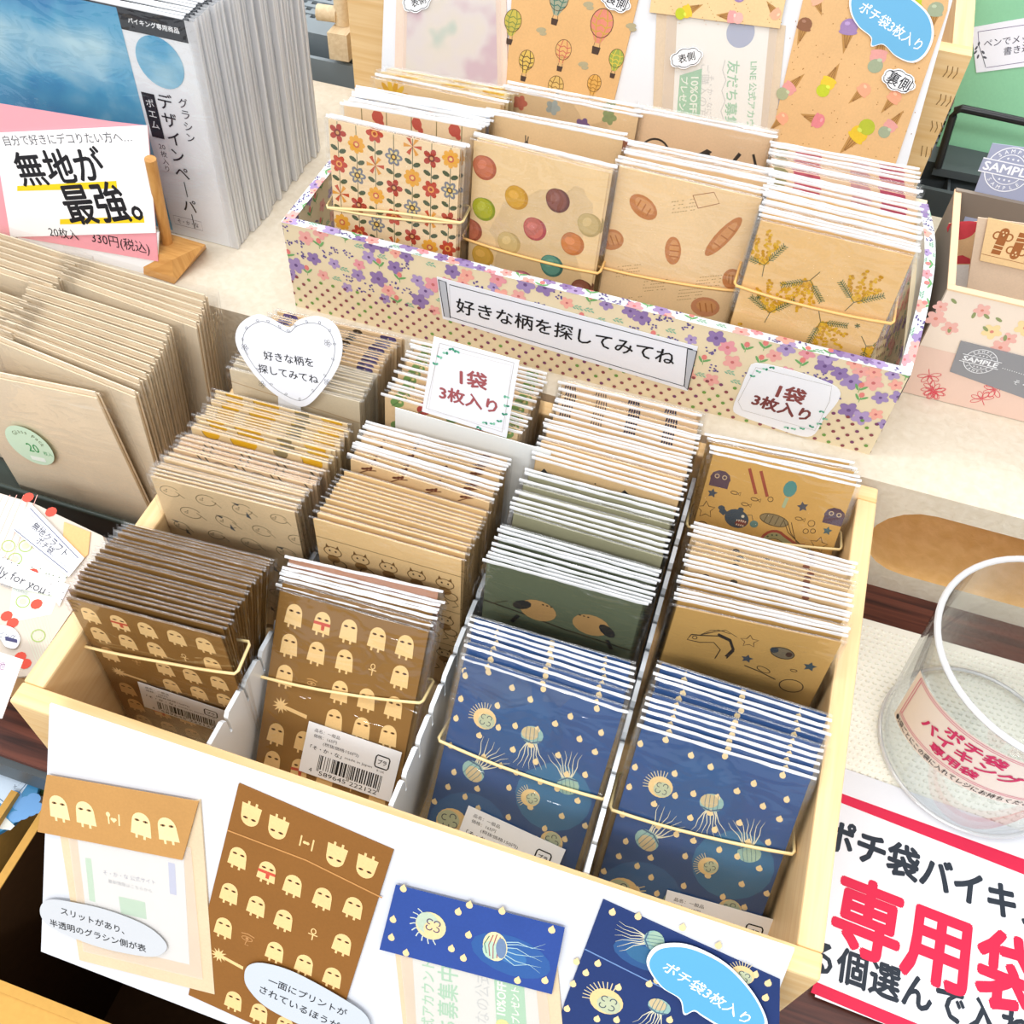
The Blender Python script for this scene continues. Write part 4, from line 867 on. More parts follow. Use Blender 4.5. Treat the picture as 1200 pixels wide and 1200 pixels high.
# --- front sample card
PC = leanplane(.1205, .0965, 32)
tl, tr_, bl = PC.uv(58, 825), PC.uv(931, 1113), PC.uv(48, 1115); br = (tr_[0] + .002, tr_[1] + bl[1] - tl[1] - .004)
card = thing('sample_card', 'large white card with four glued sample envelopes leaning on the tray front', 'card')
m = Mb(); m.slab([tl, bl, br, tr_], PC.p, -.0012, 0, '#d8dadf'); m.build('board', M_PAPER, card)
# sample 1: ghost envelope, glassine side up, flap folded over
s1 = pxslab(card, 'sample_envelope', PC, [(71, 968), (236, 936), (253, 1163), (95, 1123)], .0001, .0012, '#dcc6a4', M_KRAFT, label='kraft envelope with a glassine front')
I = Ink(); I.poly(PC.px([(92, 975), (217, 1000), (224, 1128), (107, 1101)]), '#dddfe3', 1)
g = '#b9bcc0'
I.tpx(PC, 'そ・か・な 公式サイト', (123, 1020), (184, 1032), '#7f829c', 2, hs=1.1); I.tpx(PC, '最新情報はこちらから', (129, 1030), (180, 1042), '#8f929c', 2)
I.poly(PC.px([(141, 1048), (172, 1055), (174, 1075), (144, 1068)]), '#a9cdb2', 2); I.poly(PC.px([(199, 1008), (207, 1010), (209, 1047), (201, 1045)]), '#b0b8dc', 2); I.poly(PC.px([(102, 1003), (109, 1004), (114, 1055), (107, 1053)]), '#aed2b6', 2)
m = Mb(); m.ink(I, PC.p, .00125, .00004); m.build('insert_slip', M_PAPER, s1)
pxslab(s1, 'glassine_window', PC, [(82, 972), (226, 990), (240, 1145), (100, 1112)], .0016, .0017, '#ffffff', M_GLASSINE)
I = Ink()
for x, y, r in ((73, 943, 0), (104, 950, 0), (169, 963, -6), (200, 969, 4)): local(I, PC, x, y, 1.02, (x + 30, y + 6)); ghost(I, 0, 0, 1.12, r, '#f6dca4', '#8d6a44')
local(I, PC, 137, 956, 1, (167, 962)); I.line([(-2.5, 2.6), (-2.5, -3)], .7, '#f6dca4', 1); I.ell(-2.5, 2, 1.1, 1.3, '#f6dca4', 1, n=8); I.line([(3, 3), (2.6, -3)], .7, '#f6dca4', 1); I.ell(-.6, -.2, .9, .8, '#f6dca4', 1, n=8); I.ell(.7, -.2, .9, .8, '#f6dca4', 1, n=8); I.poly([(-1.3, -.5), (1.4, -.5), (0, -2)], '#f6dca4', 1)
pxslab(s1, 'folded_flap', PC, [(59, 905), (236, 936), (217, 1004), (48, 971)], .0018, .0024, '#c08f52', M_KRAFT, I, label='brown flap printed with four ghosts')
I = Ink(); I.tpx(PC, 'スリットがあり、', (76, 1062), (150, 1086), '#22242a', 2, .006); I.tpx(PC, '半透明のグラシン側が表', (63, 1076), (175, 1107), '#22242a', 2, .006)
pxslab(card, 'caption_bubble', PC, smooth([(52, 1058), (62, 1050), (85, 1052), (130, 1062), (175, 1080), (198, 1100), (195, 1112), (175, 1116), (120, 1105), (70, 1085), (54, 1072)]), .0026, .0027, '#c6c9cd', M_PAPER, I, label='grey bubble with two lines of lettering')
# sample 2: brown ghost envelope opened flat
I = Ink()
def gp(x, y, r=0, sc=False, k=1.): local(I, PC, x, y, 1., (x + 30, y + 12.5)); ghost(I, 0, 0, k, r, '#edc78a', '#6b4420', sc)
for x, y in ((285, 460), (381, 505), (585, 602), (691, 642)): gp(200 + x / 3, 800 + y / 3, 180, k=1.04)
for x, y, s in ((240, 610, 0), (342, 660, 1), (433, 707, 0), (538, 752, 0), (645, 785, 0), (210, 735, 0), (305, 780, 0), (401, 828, 0), (606, 913, 0), (190, 855, 0), (370, 940, 0), (473, 985, 0), (572, 1030, 0), (225, 1112, 0), (315, 1155, 0), (405, 1200, 0)): gp(200 + x / 3, 800 + y / 3, 0, bool(s), .98)
local(I, PC, 368, 1093, 1, (398, 1105)); ankh(I, 0, 0, 1.1, '#edc78a'); local(I, PC, 291, 1098, 1, (321, 1110)); eyeglyph(I, 0, 0, 1.2, '#b98550'); local(I, PC, 258, 1117, 1, (288, 1129)); burst(I, 0, 0, .95, '#edc78a', arm=13)
local(I, PC, 360, 986, 1, (390, 998)); I.line([(-2.5, -2.6), (-2.5, 3)], .7, '#edc78a', 1); I.line([(3, -3), (3, 3)], .7, '#edc78a', 1); I.ell(-.6, 0, .9, .8, '#edc78a', 1, n=8); I.ell(.7, 0, .9, .8, '#edc78a', 1, n=8)
I.set(); I.line(PC.px([(268, 971), (360, 1006), (449, 1050)]), .0007, '#c98f52', 3)
s2 = pxslab(card, 'sample_envelope', PC, [(281, 917), (462, 995), (385, 1238), (222, 1164), (250, 1043)], .0001, .0010, '#8a5a24', M_KRAFT, I, label='brown ghost envelope opened flat')
I = Ink(); I.tpx(PC, '一面にプリントが', (318, 1143), (409, 1182), '#22242a', 2, .006); I.tpx(PC, 'されているほうが裏', (308, 1153), (412, 1203), '#22242a', 2, .006)
pxslab(card, 'caption_bubble', PC, smooth([(290, 1135), (297, 1125), (315, 1124), (350, 1135), (405, 1165), (432, 1185), (436, 1205), (420, 1216), (380, 1206), (320, 1178), (294, 1153)]), .0026, .0027, '#c3cad2', M_PAPER, I, label='grey bubble with two lines of lettering')
# sample 3: jellyfish envelope with folded flap
s3 = pxslab(card, 'sample_envelope', PC, [(464, 1112), (650, 1090), (668, 1290), (480, 1260)], .0001, .0012, '#dcc6a4', M_KRAFT, label='kraft envelope with a glassine front')
I = Ink(); I.poly(PC.px([(484, 1110), (628, 1142), (640, 1275), (492, 1245)]), '#d9dcdb', 1)
I.tpx(PC, 'LINE 公式アカウント', (502, 1245), (503, 1123), '#8fc9a2', 2, .02); I.tpx(PC, '友だち募集中', (526, 1250), (526, 1130), '#8cc7a0', 2, .016); I.tpx(PC, 'そ・か・なの公式', (566, 1255), (566, 1135), '#b7bcc0', 2)
I.poly(PC.px([(580, 1145), (615, 1152), (622, 1262), (586, 1255)]), '#8ccaa0', 2); I.tpx(PC, '10%OFF', (588, 1186), (589, 1148), '#f4f8f4', 3, .02); I.tpx(PC, 'プレゼント', (605, 1196), (604, 1154), '#f4f8f4', 3, .02); I.ell(*PC.uv(590, 1198), .003, .003, '#d7dc50', 3)
m = Mb(); m.ink(I, PC.p, .00125, .00004); m.build('insert_slip', M_PAPER, s3)
pxslab(s3, 'glassine_window', PC, [(470, 1112), (640, 1140), (655, 1285), (484, 1255)], .0016, .0017, '#ffffff', M_GLASSINE)
I = Ink(); fl = [(466, 1033), (663, 1083), (648, 1160), (447, 1108)]
I.poly(PC.px(fl), '#2c4a94', 0); I.set(); c = PC.uv(600, 1115)
for k in (1, .7, .4): I.poly([(c[0] + .017 * k * math.cos(a), c[1] + .010 * k * math.sin(a)) for a in [i * .4 for i in range(16)]], ('#2f5a9a', '#3a6fa8', '#4a84b4')[int((1 - k) * 3)], 1)
for x, y in ((475, 1037), (552, 1056), (539, 1064), (463, 1073), (461, 1094), (551, 1091), (531, 1107), (545, 1118), (608, 1144), (640, 1144), (478, 1112), (590, 1063), (648, 1085)): local(I, PC, x, y); I.ell(0, 0, 1.5, 1.7, CREAM, 2, n=9); I.poly([(-.9, 1.2), (0, 2.6), (.9, 1.2)], CREAM, 2)
local(I, PC, 507, 1080, 1, (537, 1090))
for i in range(9): a = 2.3 + i * .34; I.line([(5 * math.cos(a), 5 * math.sin(a)), (7.4 * math.cos(a), 7.6 * math.sin(a)), (9.2 * math.cos(a + .08), 9.6 * math.sin(a + .08))], .5, '#cfd6c8', 2)
I.ell(0, 0, 6.6, 7., '#d9cf9f', 3, n=22); I.ell(-1.6, 1, 4.8, 5.4, '#bccbb4', 4, n=18); I.ell(1.2, -1.6, 4., 4.4, '#e6d09a', 5, n=16)
for a in (45, 135, 225, 315): I.ring(1 + 2.2 * math.cos(math.radians(a)), .6 + 2.2 * math.sin(math.radians(a)), 1.3, 1.3, .5, '#5c4a6a', 6, a, 9, -100, 140)
local(I, PC, 582, 1104, 1, (612, 1113))
for i in range(6): yy = 5.5 - i * 2.2; I.line([(3, yy * .6), (9, yy + 1.2 * math.sin(i)), (15, yy + (1.5 if i % 2 else -1)), (20, yy * 1.4 + 1)], .55, '#aac9cf', 2, taper=True)
I.ell(0, 0, 5.2, 7.4, '#e3d7a8', 3, 6, 20); I.ell(-1.4, -2.4, 3.6, 4.6, '#b5cfb8', 4, 6, 14)
for j in (-3, -1.5, 0, 1.5): I.line([(j, 6.4 - abs(j) * .6), (j * 1.25 - .8, 0), (j, -6.4 + abs(j) * .6)], .4, '#a2525c' if j > -2 else '#557a6c', 5)
I.ell(2.6, 0, 2.2, 5.2, '#6f86a8', 5, 6, 14)
pxslab(s3, 'folded_flap', PC, fl, .0018, .0024, '#2c4a94', M_KRAFT, I, label='navy flap printed with two jellyfish')
# sample 4: navy jellyfish envelope opened flat
I = Ink(); o4 = [(707, 1053), (899, 1131), (913, 1147), (905, 1300), (640, 1270), (660, 1173)]; o4[1] = (895, 1131)
q4 = PC.px([(707, 1053), (914, 1147)]); I.set()
c = PC.uv(735, 1105)
for k in (1, .6): I.poly([(c[0] + .008 + .013 * k * math.cos(a), c[1] - .002 + .007 * k * math.sin(a)) for a in [i * .4 for i in range(16)]], '#2c5588' if k == 1 else '#35688f', 1)
I.line(PC.px([(686, 1110), (760, 1147), (850, 1190)]), .0006, '#6f8fc0', 2)
for x, y in ((718, 1067), (748, 1072), (701, 1127), (687, 1138), (672, 1151), (761, 1151), (770, 1147), (725, 1155), (723, 1193), (785, 1193), (665, 1180), (700, 1192), (900, 1150), (897, 1167), (885, 1140), (676, 1125), (800, 1085), (842, 1106)): local(I, PC, x, y); I.ell(0, 0, 1.4, 1.6, CREAM, 2, n=9); I.poly([(-.9, 1.1), (0, 2.4), (.9, 1.1)], CREAM, 2)
for x, y, k, kd, tw in ((767, 1100, 1.15, 2, (767, 1140)), (711, 1171, 1.5, 0, (741, 1183)), (773, 1177, 1.1, 1, (803, 1190)), (870, 1140, 1.0, 0, (900, 1155))): local(I, PC, x, y, 1, tw); jelly(I, 0, 0, k, kd, 0)
pxslab(card, 'sample_envelope', PC, [(707, 1053), (914, 1147), (912, 1290), (640, 1250), (662, 1173)], .0001, .0010, '#1f356a', M_KRAFT, I, label='navy jellyfish envelope opened flat')
bub = smooth([(759, 1125), (764, 1108), (780, 1100), (810, 1102), (850, 1122), (880, 1153), (897, 1183), (898, 1200), (880, 1206), (850, 1200), (825, 1186), (814, 1179), (802, 1183), (797, 1165), (775, 1150)], 5)
I = Ink(); cx = sum(p[0] for p in bub) / len(bub); cy = sum(p[1] for p in bub) / len(bub)
I.poly(PC.px([(cx + (p[0] - cx) * .95, cy + (p[1] - cy) * .92) for p in bub]), '#5ca8d4', 1); I.tpx(PC, 'ポチ袋3枚入り', (780, 1125), (878, 1189), '#f6fafc', 2, .012)
pxslab(card, 'caption_bubble', PC, bub, .0026, .0027, '#f2f4f6', M_PAPER, I, label='blue speech bubble with white lettering')
# --- sign behind the flower box
PS = leanplane(.575, .10, 20)
sign = thing('sample_sign', 'white sign board behind the flower box with balloon and ice cream sample envelopes', 'sign')
def sp(x, y): return (x, y)
pxslab(sign, 'board', PS, [(447, 82), (453, -90), (1142, -90), (1105, 40), (1063, 192), (1040, 245), (436, 150)], -.0012, 0, '#e4e7ec')
I = Ink(); rr = random.Random(12); I.set()
def wash():
    m, nt, b = newmat('watercolour_wash'); L = nt.links.new; tc = nd(nt, 'ShaderNodeTexCoord'); n = nd(nt, 'ShaderNodeTexNoise', i_Scale=38., i_Detail=2.); L(tc.outputs['Object'], n.inputs['Vector'])
    cr = nd(nt, 'ShaderNodeValToRGB'); L(n.outputs['Fac'], cr.inputs[0]); e = cr.color_ramp.elements; e[0].position = .34; e[0].color = (*lin('#a9c4bb'), 1); e[1].position = .68; e[1].color = (*lin('#c9a6bd'), 1)
    x = e.new(.45); x.color = (*lin('#dfd9d2'), 1); x = e.new(.56); x.color = (*lin('#dcd6dc'), 1)
    L(cr.outputs[0], b.inputs['Base Color']); b.inputs['Roughness'].default_value = .6; return m
M_WASH = wash()
sA = pxslab(sign, 'sample_envelope', PS, [(463, 86), (467, -80), (592, -80), (596, 102), (600, 130), (460, 120)], .0001, .0012, '#ecd3c2', M_KRAFT, label='glassine front sample with blurred watercolour inside')
for x, y, r, c in () and ((555, 35, 26, '#d3bcc9'), (515, 30, 22, '#c4cdb8'), (525, 68, 22, '#a9c2bb'), (560, 70, 24, '#c9c4d0'), (498, 55, 18, '#cfcfc0'), (575, 25, 14, '#d3b9cc'), (545, -10, 30, '#cbd0c4')):
    u, v = PS.uv(x, y)
    for k in (1, .75, .5): I.ell(u, v, .00033 * r * k, .0003 * r * k, c, 1, n=16)
m = Mb(); m.face([PS.p(*PS.uv(*q), .0014) for q in ((476, 105), (584, 110), (580, -75), (480, -75))]); m.build('watercolour', M_WASH, sA)
m = Mb(); m.slab(PS.px([(472, 100), (476, -80), (585, -80), (590, 105)]), PS.p, .0020, .0021); m.build('glassine_window', M_GLASSINE, sA)
def balloon(I, x, y, k, cs, L=2):
    I.ell(x, y, 5 * k, 5.8 * k, cs[0], L, 0, 18); I.poly([(x - 3.6 * k, y - 4 * k), (x + 3.6 * k, y - 4 * k), (x + 1.2 * k, y - 8 * k), (x - 1.2 * k, y - 8 * k)], cs[0], L)
    for j in (-2, 2): I.line([(x + j * k * .6, y + 5.4 * k), (x + j * 1.3 * k, y), (x + j * .5 * k, y - 7.6 * k)], .5 * k, cs[1], L + 1)
    for dy in (2.2, -.6, -3): I.line([(x - 4.3 * k, y + dy * k), (x - 2 * k, y + (dy - 1) * k), (x, y + dy * k), (x + 2 * k, y + (dy - 1) * k), (x + 4.3 * k, y + dy * k)], .55 * k, cs[1], L + 1)
    I.ring(x, y, 5 * k, 5.8 * k, .3 * k, '#5a4432', L + 2); I.line([(x - 1.2 * k, y - 8 * k), (x - 1.4 * k, y - 10 * k)], .3, '#5a4432', L); I.line([(x + 1.2 * k, y - 8 * k), (x + 1.4 * k, y - 10 * k)], .3, '#5a4432', L)
    I.poly([(x - 1.9 * k, y - 9.6 * k), (x + 1.9 * k, y - 9.6 * k), (x + 1.5 * k, y - 12.6 * k), (x - 1.5 * k, y - 12.6 * k)], '#4c3a30', L + 1)
I = Ink()
for x, y, k, cs in ((656, -2, 1.35, ('#a3a58c', '#4f7a6c')), (706, 27, 1.6, ('#dc8a74', '#c9a04a')), (602, 24, 1.25, ('#c3b350', '#7c8a48')), (661, 58, 1.15, ('#e0b270', '#c8695a')), (618, 70, 1.15, ('#d9b75c', '#5a4a38')), (723, 68, 1.05, ('#9aa84e', '#d9c04c')), (652, 100, 1.15, ('#d9b46a', '#8a6a3c')), (697, 97, 1.0, ('#dca856', '#a5732f')), (640, 120, 1, ('#c9a060', '#8a6a3c'))): local(I, PS, x, y, .9, (x + 30, y + 8)); balloon(I, 0, 0, k, cs)
for x, y in ((635, 35), (684, 75), (740, 30), (690, 5)): local(I, PS, x, y); I.ell(0, 0, 3.4, 1.6, '#b0a583', 1, 10, 10); I.ell(1.6, -1.8, 2.4, 1.2, '#b0a583', 1, 10, 10)
pxslab(sign, 'sample_envelope', PS, [(594, 98), (606, -90), (770, -90), (719, 122), (710, 150), (592, 135)], .0001, .0016, '#dfb279', M_KRAFT, I, label='kraft sample printed with hot air balloons')
sC = pxslab(sign, 'sample_envelope', PS, [(765, 140), (770, 10), (921, 30), (908, 160)], .0001, .0012, '#d8c4aa', M_KRAFT, label='glassine front sample with green leaflet inside')
I = Ink(); I.poly(PS.px([(788, 150), (794, 18), (902, 28), (890, 165)]), '#f1f3f4', 1)
I.ell(*PS.uv(868, 38), .0085, .0085, '#8f9ec8', 2, n=24)
I.tpx(PS, 'LINE 公式アカウント', (884, 72), (878, 168), '#7fc29a', 2, .02); I.tpx(PS, '友だち募集中', (860, 71), (855, 165), '#7fc29a', 2, .018)
I.line(PS.px([(850, 70), (847, 82), (851, 94), (846, 106), (850, 118), (845, 130), (849, 142), (844, 154)]), .0005, '#b5b9be', 2); I.tpx(PS, 'そ・か・なに登録', (834, 88), (830, 150), '#b5b9be', 2); I.tpx(PS, 'ご購入の方へ', (827, 75), (822, 150), '#c3c7ca', 2)
I.poly(PS.px([(797, 88), (823, 80), (820, 152), (792, 150)]), '#78c096', 2); I.tpx(PS, '10%OFFを', (815, 90), (812, 143), '#eef7f0', 3, .02); I.tpx(PS, 'プレゼント', (803, 90), (799, 138), '#eef7f0', 3, .02)
m = Mb(); m.ink(I, PS.p, .00125, .00004); m.build('insert_slip', M_PAPER, sC)
pxslab(sC, 'glassine_window', PS, [(775, 145), (782, 15), (912, 28), (898, 163)], .0019, .0020, '#ffffff', M_GLASSINE)
def cone(I, x, y, k, rot, c, c2=None, L=2):
    ca, sa = math.cos(math.radians(rot)), math.sin(math.radians(rot))
    def t(a, b): return (x + (a * ca - b * sa) * k, y + (a * sa + b * ca) * k)
    I.poly([t(-2.6, -.5), t(2.6, -.5), t(0, -9)], '#b98a4e', L)
    for j in (-1.4, 0, 1.4): I.line([t(j, -.5), t(j * .2 + .5, -6.5)], .3 * k, '#8f6436', L + 1)
    p = t(0, 1.6); I.ell(p[0], p[1], 3.7 * k, 3.2 * k, c, L + 1, rot, 14); p = t(0, -.4); I.ell(p[0], p[1], 3.9 * k, 1.2 * k, c, L + 2, rot, 12)
    if c2: p = t(.3, 5.4); I.ell(p[0], p[1], 3.4 * k, 3 * k, c2, L + 2, rot, 14)
    p = t(-1, 2.8); I.ell(p[0], p[1], 1.2 * k, .8 * k, tuple(min(1, v * 1.3 + .05) for v in lin(c2 or c)), L + 4, rot, 7)
I = Ink()
for x, y, k, r, c, c2 in ((808, 12, 1, 120, '#e8c53c', '#bfc832'), (856, 19, .95, -88, '#e8a3a0', '#eeb4ac'), (908, 14, .9, -130, '#eeb090', None), (868, -8, 1, 170, '#a083b0', None)): local(I, PS, x, y, 1, (x + 30, y + 5)); cone(I, 0, 0, k, r, c, c2)
for j in range(40): local(I, PS, 768 + (j * 37) % 150, 2 + (j * 13) % 28); I.ell(0, 0, .3, .3, '#b58a50', 1, n=5)
pxslab(sC, 'folded_flap', PS, [(762, 14), (768, -30), (925, -20), (914, 33), (840, 24)], .0021, .0030, '#e9c996', M_KRAFT, I, label='flap printed with ice cream cones')
I = Ink()
for x, y, k, r, c, c2 in ((958, 2, .9, 40, '#eeb090', None), (942, 32, 1.15, 0, '#8f6247', None), (994, 36, 1.4, 10, '#a083b0', None), (927, 101, 1.15, 150, '#e09a94', '#a9ad88'), (972, 94, 1.2, 170, '#e8c53c', '#bfc832'), (1010, 107, 1.1, -30, '#eea582', None), (956, 140, 1.15, -95, '#e0858a', None), (1003, 160, 1.5, -25, '#e3bd34', '#b4bc38'), (915, 140, 1, -30, '#eea582', None), (1030, 62, 1.3, 190, '#e0a098', '#9fa98c'), (1045, 145, 1.1, 160, '#e0a098', '#9fa98c'), (1070, 8, 1.3, 30, '#bfc832', None), (1046, 116, 1.1, -20, '#eea582', None), (1095, 15, 1.2, 10, '#9fa98c', None)): local(I, PS, x, y, 1, (x + 30, y + 9)); cone(I, 0, 0, k, r, c, c2)
rr = random.Random(6)
for j in range(110):
    t_, s_ = rr.random(), rr.random(); x = 935 + 165 * s_ - 35 * t_; y = -5 + 190 * t_ + 25 * s_ - 20 * t_
    local(I, PS, x, y); I.ell(0, 0, .35, .35, '#a8763c', 1, n=5)
pxslab(sign, 'sample_envelope', PS, [(905, 155), (948, -30), (960, -60), (1115, -30), (1110, 12), (1058, 166), (1045, 205), (900, 175)], .0001, .0016, '#dfb47f', M_KRAFT, I, label='kraft sample printed with ice cream cones')
bub = smooth([(996, 12), (998, -8), (1020, -22), (1050, -14), (1085, 12), (1094, 38), (1086, 62), (1070, 73), (1050, 66), (1035, 52), (1021, 54), (1020, 43), (1005, 30)], 5)
I = Ink(); cx = sum(p[0] for p in bub) / len(bub); cy = sum(p[1] for p in bub) / len(bub)
I.poly(PS.px([(cx + (p[0] - cx) * .95, cy + (p[1] - cy) * .95) for p in bub]), '#69aed6', 1); I.tpx(PS, 'ポチ袋3枚入り', (1009, 6), (1079, 54), '#f6fafc', 2, .012)
pxslab(sign, 'caption_bubble', PS, bub, .0026, .0027, '#f4f6f8', M_PAPER, I, label='blue speech bubble with white lettering')
for (x, y), (ax, ay), (bx, by), s, tw, n0 in (((805, 67), (796, 69), (815, 64), '表側', (835, 60), .0036), ((1053, 94), (1041, 88), (1066, 101), '裏側', (1083, 107), .0026), ((490, 2), (484, 4), (500, -2), '表側', (520, -7), .0026), ((722, 0), (712, -6), (735, 6), '裏側', (750, 14), .0026)):
    I = Ink(); local(I, PS, x, y, 1, tw); q = [(10.2 * math.cos(t) + .5 * math.cos(8 * t), 5.8 * math.sin(t) + .5 * math.sin(8 * t)) for t in [2 * math.pi * i / 36 for i in range(36)]]
    a, b, c_, d, e, f = I.T; out = [(a * X + b * Y + c_, d * X + e * Y + f) for X, Y in q]
    I.line([(X * .9, Y * .86) for X, Y in q], .3, '#22242a', 1, close=True); I.line([(X * .87 + .2, Y * .83) for X, Y in q], .15, '#22242a', 1, close=True)
    I.tpx(PS, s, (ax, ay), (bx, by), '#1c1e24', 2, .008)
    m = Mb(); m.slab(out, PS.p, n0, n0 + .0001, '#f6f7f9'); m.ink(I, PS.p, n0 + .00013, .00004); lb(m.build('caption_bubble', M_PAPER, sign), 'white scalloped bubble')
# --- banner and sticker on the flower box front
PB = Plane((0, BY - .0006, BZ), (1, 0, 0), (0, 0, 1))
I = Ink(); I.set(); ol = [(513, 327), (815, 408), (804, 456), (520, 371)]
q = PB.px([(527, 333), (812, 409), (801, 452), (528, 371)]); I.line(q, .0005, '#23252b', 2, close=True)
for s, L4 in ((0, [(514, 327), (523, 330), (528, 372), (521, 370)]), (1, [(806, 408), (817, 411), (806, 456), (802, 452)])): I.poly(PB.px(L4), '#b9bec6', 3); I.line(PB.px(L4), .0005, '#23252b', 4, close=True)
I.tpx(PB, '好きな柄を探してみてね', (535, 357), (791, 420), '#17181d', 4, .012)
bn = Mb(); bn.slab(PB.px([(512, 324), (818, 406), (806, 458), (519, 373)]), PB.p, 0, .0003, '#e9ecf4'); bn.ink(I, PB.p, .00035, .00004)
tag(bn.build('paper_banner', M_PAPER), 'long white paper banner with large lettering stuck on the flower box', 'label')
LEAF = ('#3f9a78', '#5fb08e', '#8cc7aa', '#2f8a6c')
def leaves(I, pl, pts, k=1.):
    rr = random.Random(len(pts))
    for i, (x, y) in enumerate(pts):
        local(I, pl, x, y, k)
        for s in (-1, 1): I.ell(s * .9, rr.uniform(-.4, .4), 1.2, .8, LEAF[(i + (s > 0)) % 4], 4, s * 40 + i * 25, 8)
I = Ink(); I.set(); I.line(PB.px([(886, 430), (975, 452), (972, 470), (955, 504), (870, 480), (865, 470)]), .00018, '#9a9488', 1, close=True)
I.tpx(PB, '1袋', (912, 457), (943, 466), '#8a4a48', 2, .035); I.tpx(PB, '3枚入り', (883, 467), (949, 487), '#7a3f3e', 2, .035)
leaves(I, PB, [(882, 440), (889, 435), (897, 432), (905, 430), (963, 482), (967, 490), (960, 496), (951, 499), (940, 502), (930, 502), (922, 500)], .8)
bn = Mb(); bn.slab(PB.px(smooth([(876, 436), (886, 425), (930, 434), (968, 447), (984, 457), (982, 470), (966, 490), (955, 508), (940, 511), (905, 500), (868, 487), (859, 478), (868, 455)], 3)), PB.p, 0, .0003, '#eff1f6'); bn.ink(I, PB.p, .00035, .00004)
tag(bn.build('sticker', M_PAPER), 'white eucalyptus leaf sticker on the right of the flower box front', 'sticker')
# --- heart card, divider sheet and its card in the wooden tray
hb = at(350, 468, .125); PH_ = Plane((hb.x, hb.y + .004, .125), (1, 0, 0), (0, .2, 1))
outl = [(338, 384), (350, 375), (372, 371), (392, 380), (401, 402), (397, 428), (380, 455), (358, 476), (335, 470), (310, 452), (288, 425), (276, 400), (281, 380), (300, 369), (318, 374)]
I = Ink(); I.set(); inn = smooth([(338 + (x - 338) * .86, 424 + (y - 424) * .86) for x, y in outl], 5); I.line(PH_.px(inn), .00022, '#3c3e46', 1, close=True)
for i in range(0, len(inn), 4): local(I, PH_, *inn[i]); I.ring(0, 1., .9, .5, .18, '#3c3e46', 2, i * 37, 7)
for x, y in ((287, 407), (307, 450), (384, 402), (384, 448)):
    local(I, PH_, x, y)
    for j in range(5): I.ring(1.2 * math.cos(j * 1.257), 1.2 * math.sin(j * 1.257), .9, .6, .18, '#3c3e46', 2, j * 72, 7)
I.tpx(PH_, '好きな柄を', (309, 416), (367, 425), '#202228', 2, .006); I.tpx(PH_, '探してみてね', (303, 431), (373, 445), '#202228', 2, .006)
h = thing('heart_card', 'white heart shaped card with lettering standing among the packets', 'card')
m = Mb(); m.slab(PH_.px(smooth(outl, 5)), PH_.p, -.0004, 0, '#eff1f8'); m.ink(I, PH_.p, .00003, .00004); m.build('heart', M_PAPER, h)
m = Mb(); m.slab(PH_.px([(325, 455), (352, 460), (350, 600), (330, 595)]), PH_.p, -.0012, -.0005, '#e6e8ec'); m.build('stake', M_PAPER, h)
db = at(545, 500, .122); PD = Plane((db.x, db.y - .0035, .122), (1, 0, 0), (0, .12, 1)); a = PD.uv(463, 478); b = PD.uv(686, 545); b2 = (a[0] + .0845, a[1] - .001)
m = Mb(); m.slab([a, b2, (b2[0], -.113), (a[0], -.113)], PD.p, -.0006, 0, '#e9ebe9')
tag(m.build('divider_sheet', M_PAPER), 'plain white upright sheet across the second column of the tray', 'divider')
I = Ink(); I.set(); I.line(PD.px([(516, 401), (603, 424), (589, 505), (500, 477)]), .00025, '#b0a79c', 1, close=True); I.line(PD.px([(514, 406), (600, 427), (592, 502), (503, 480)]), .00015, '#c9c2b8', 1, close=True)
I.tpx(PD, '1袋', (540, 440), (571, 447), '#a2565a', 2, .03); I.tpx(PD, '3枚入り', (516, 458), (583, 476), '#a2565a', 2, .03)
leaves(I, PD, [(511, 425), (516, 417), (523, 412), (530, 408), (536, 411), (594, 464), (594, 474), (592, 484), (586, 492), (578, 495), (569, 494), (562, 500)], .8)
m = Mb(); m.slab(PD.px([(509, 394), (609, 422), (594, 512), (495, 481)]), PD.p, .0002, .0008, '#eff0f6'); m.ink(I, PD.p, .00085, .00004)
tag(m.build('small_card', M_PAPER), 'small square white card with green leaf corners on the divider sheet', 'card')
# ---------------------------------------------------------------- right side: mat, bucket, notice
def bumpy_mat():
    t = thing('knit_mat', 'cream bumpy non-slip mat under the clear bucket and the red notice', 'mat')
    x0, x1, y0, y1 = .118, .44, .15, .364
    m = Mb(); m.box(x0, y0, .0003, x1, y1, .0016); m.build('base', M_MAT, t)
    m = Mb(); nx, ny = 76, 62; rr = random.Random(1)
    for j in range(ny):
        for i in range(nx):
            x = x0 + .002 + (x1 - x0 - .004) * (i + .5 * (j % 2)) / nx; y = y0 + .002 + (y1 - y0 - .004) * j / ny; a, b, h = .0017, .0011, .0012
            q = [(x + a * math.cos(k * math.pi / 3), y + b * math.sin(k * math.pi / 3), .0014) for k in range(6)]; q2 = [(x + a * .5 * math.cos(k * math.pi / 3), y + b * .5 * math.sin(k * math.pi / 3), .0014 + h) for k in range(6)]
            m.grid([q, q2], closed=True); m.face(q2)
    tag(m.build('knit_bumps', M_MAT, t), kind='stuff')
bumpy_mat()
PN = Plane((0, 0, .0032), (1, 0, 0), (0, 1, 0))
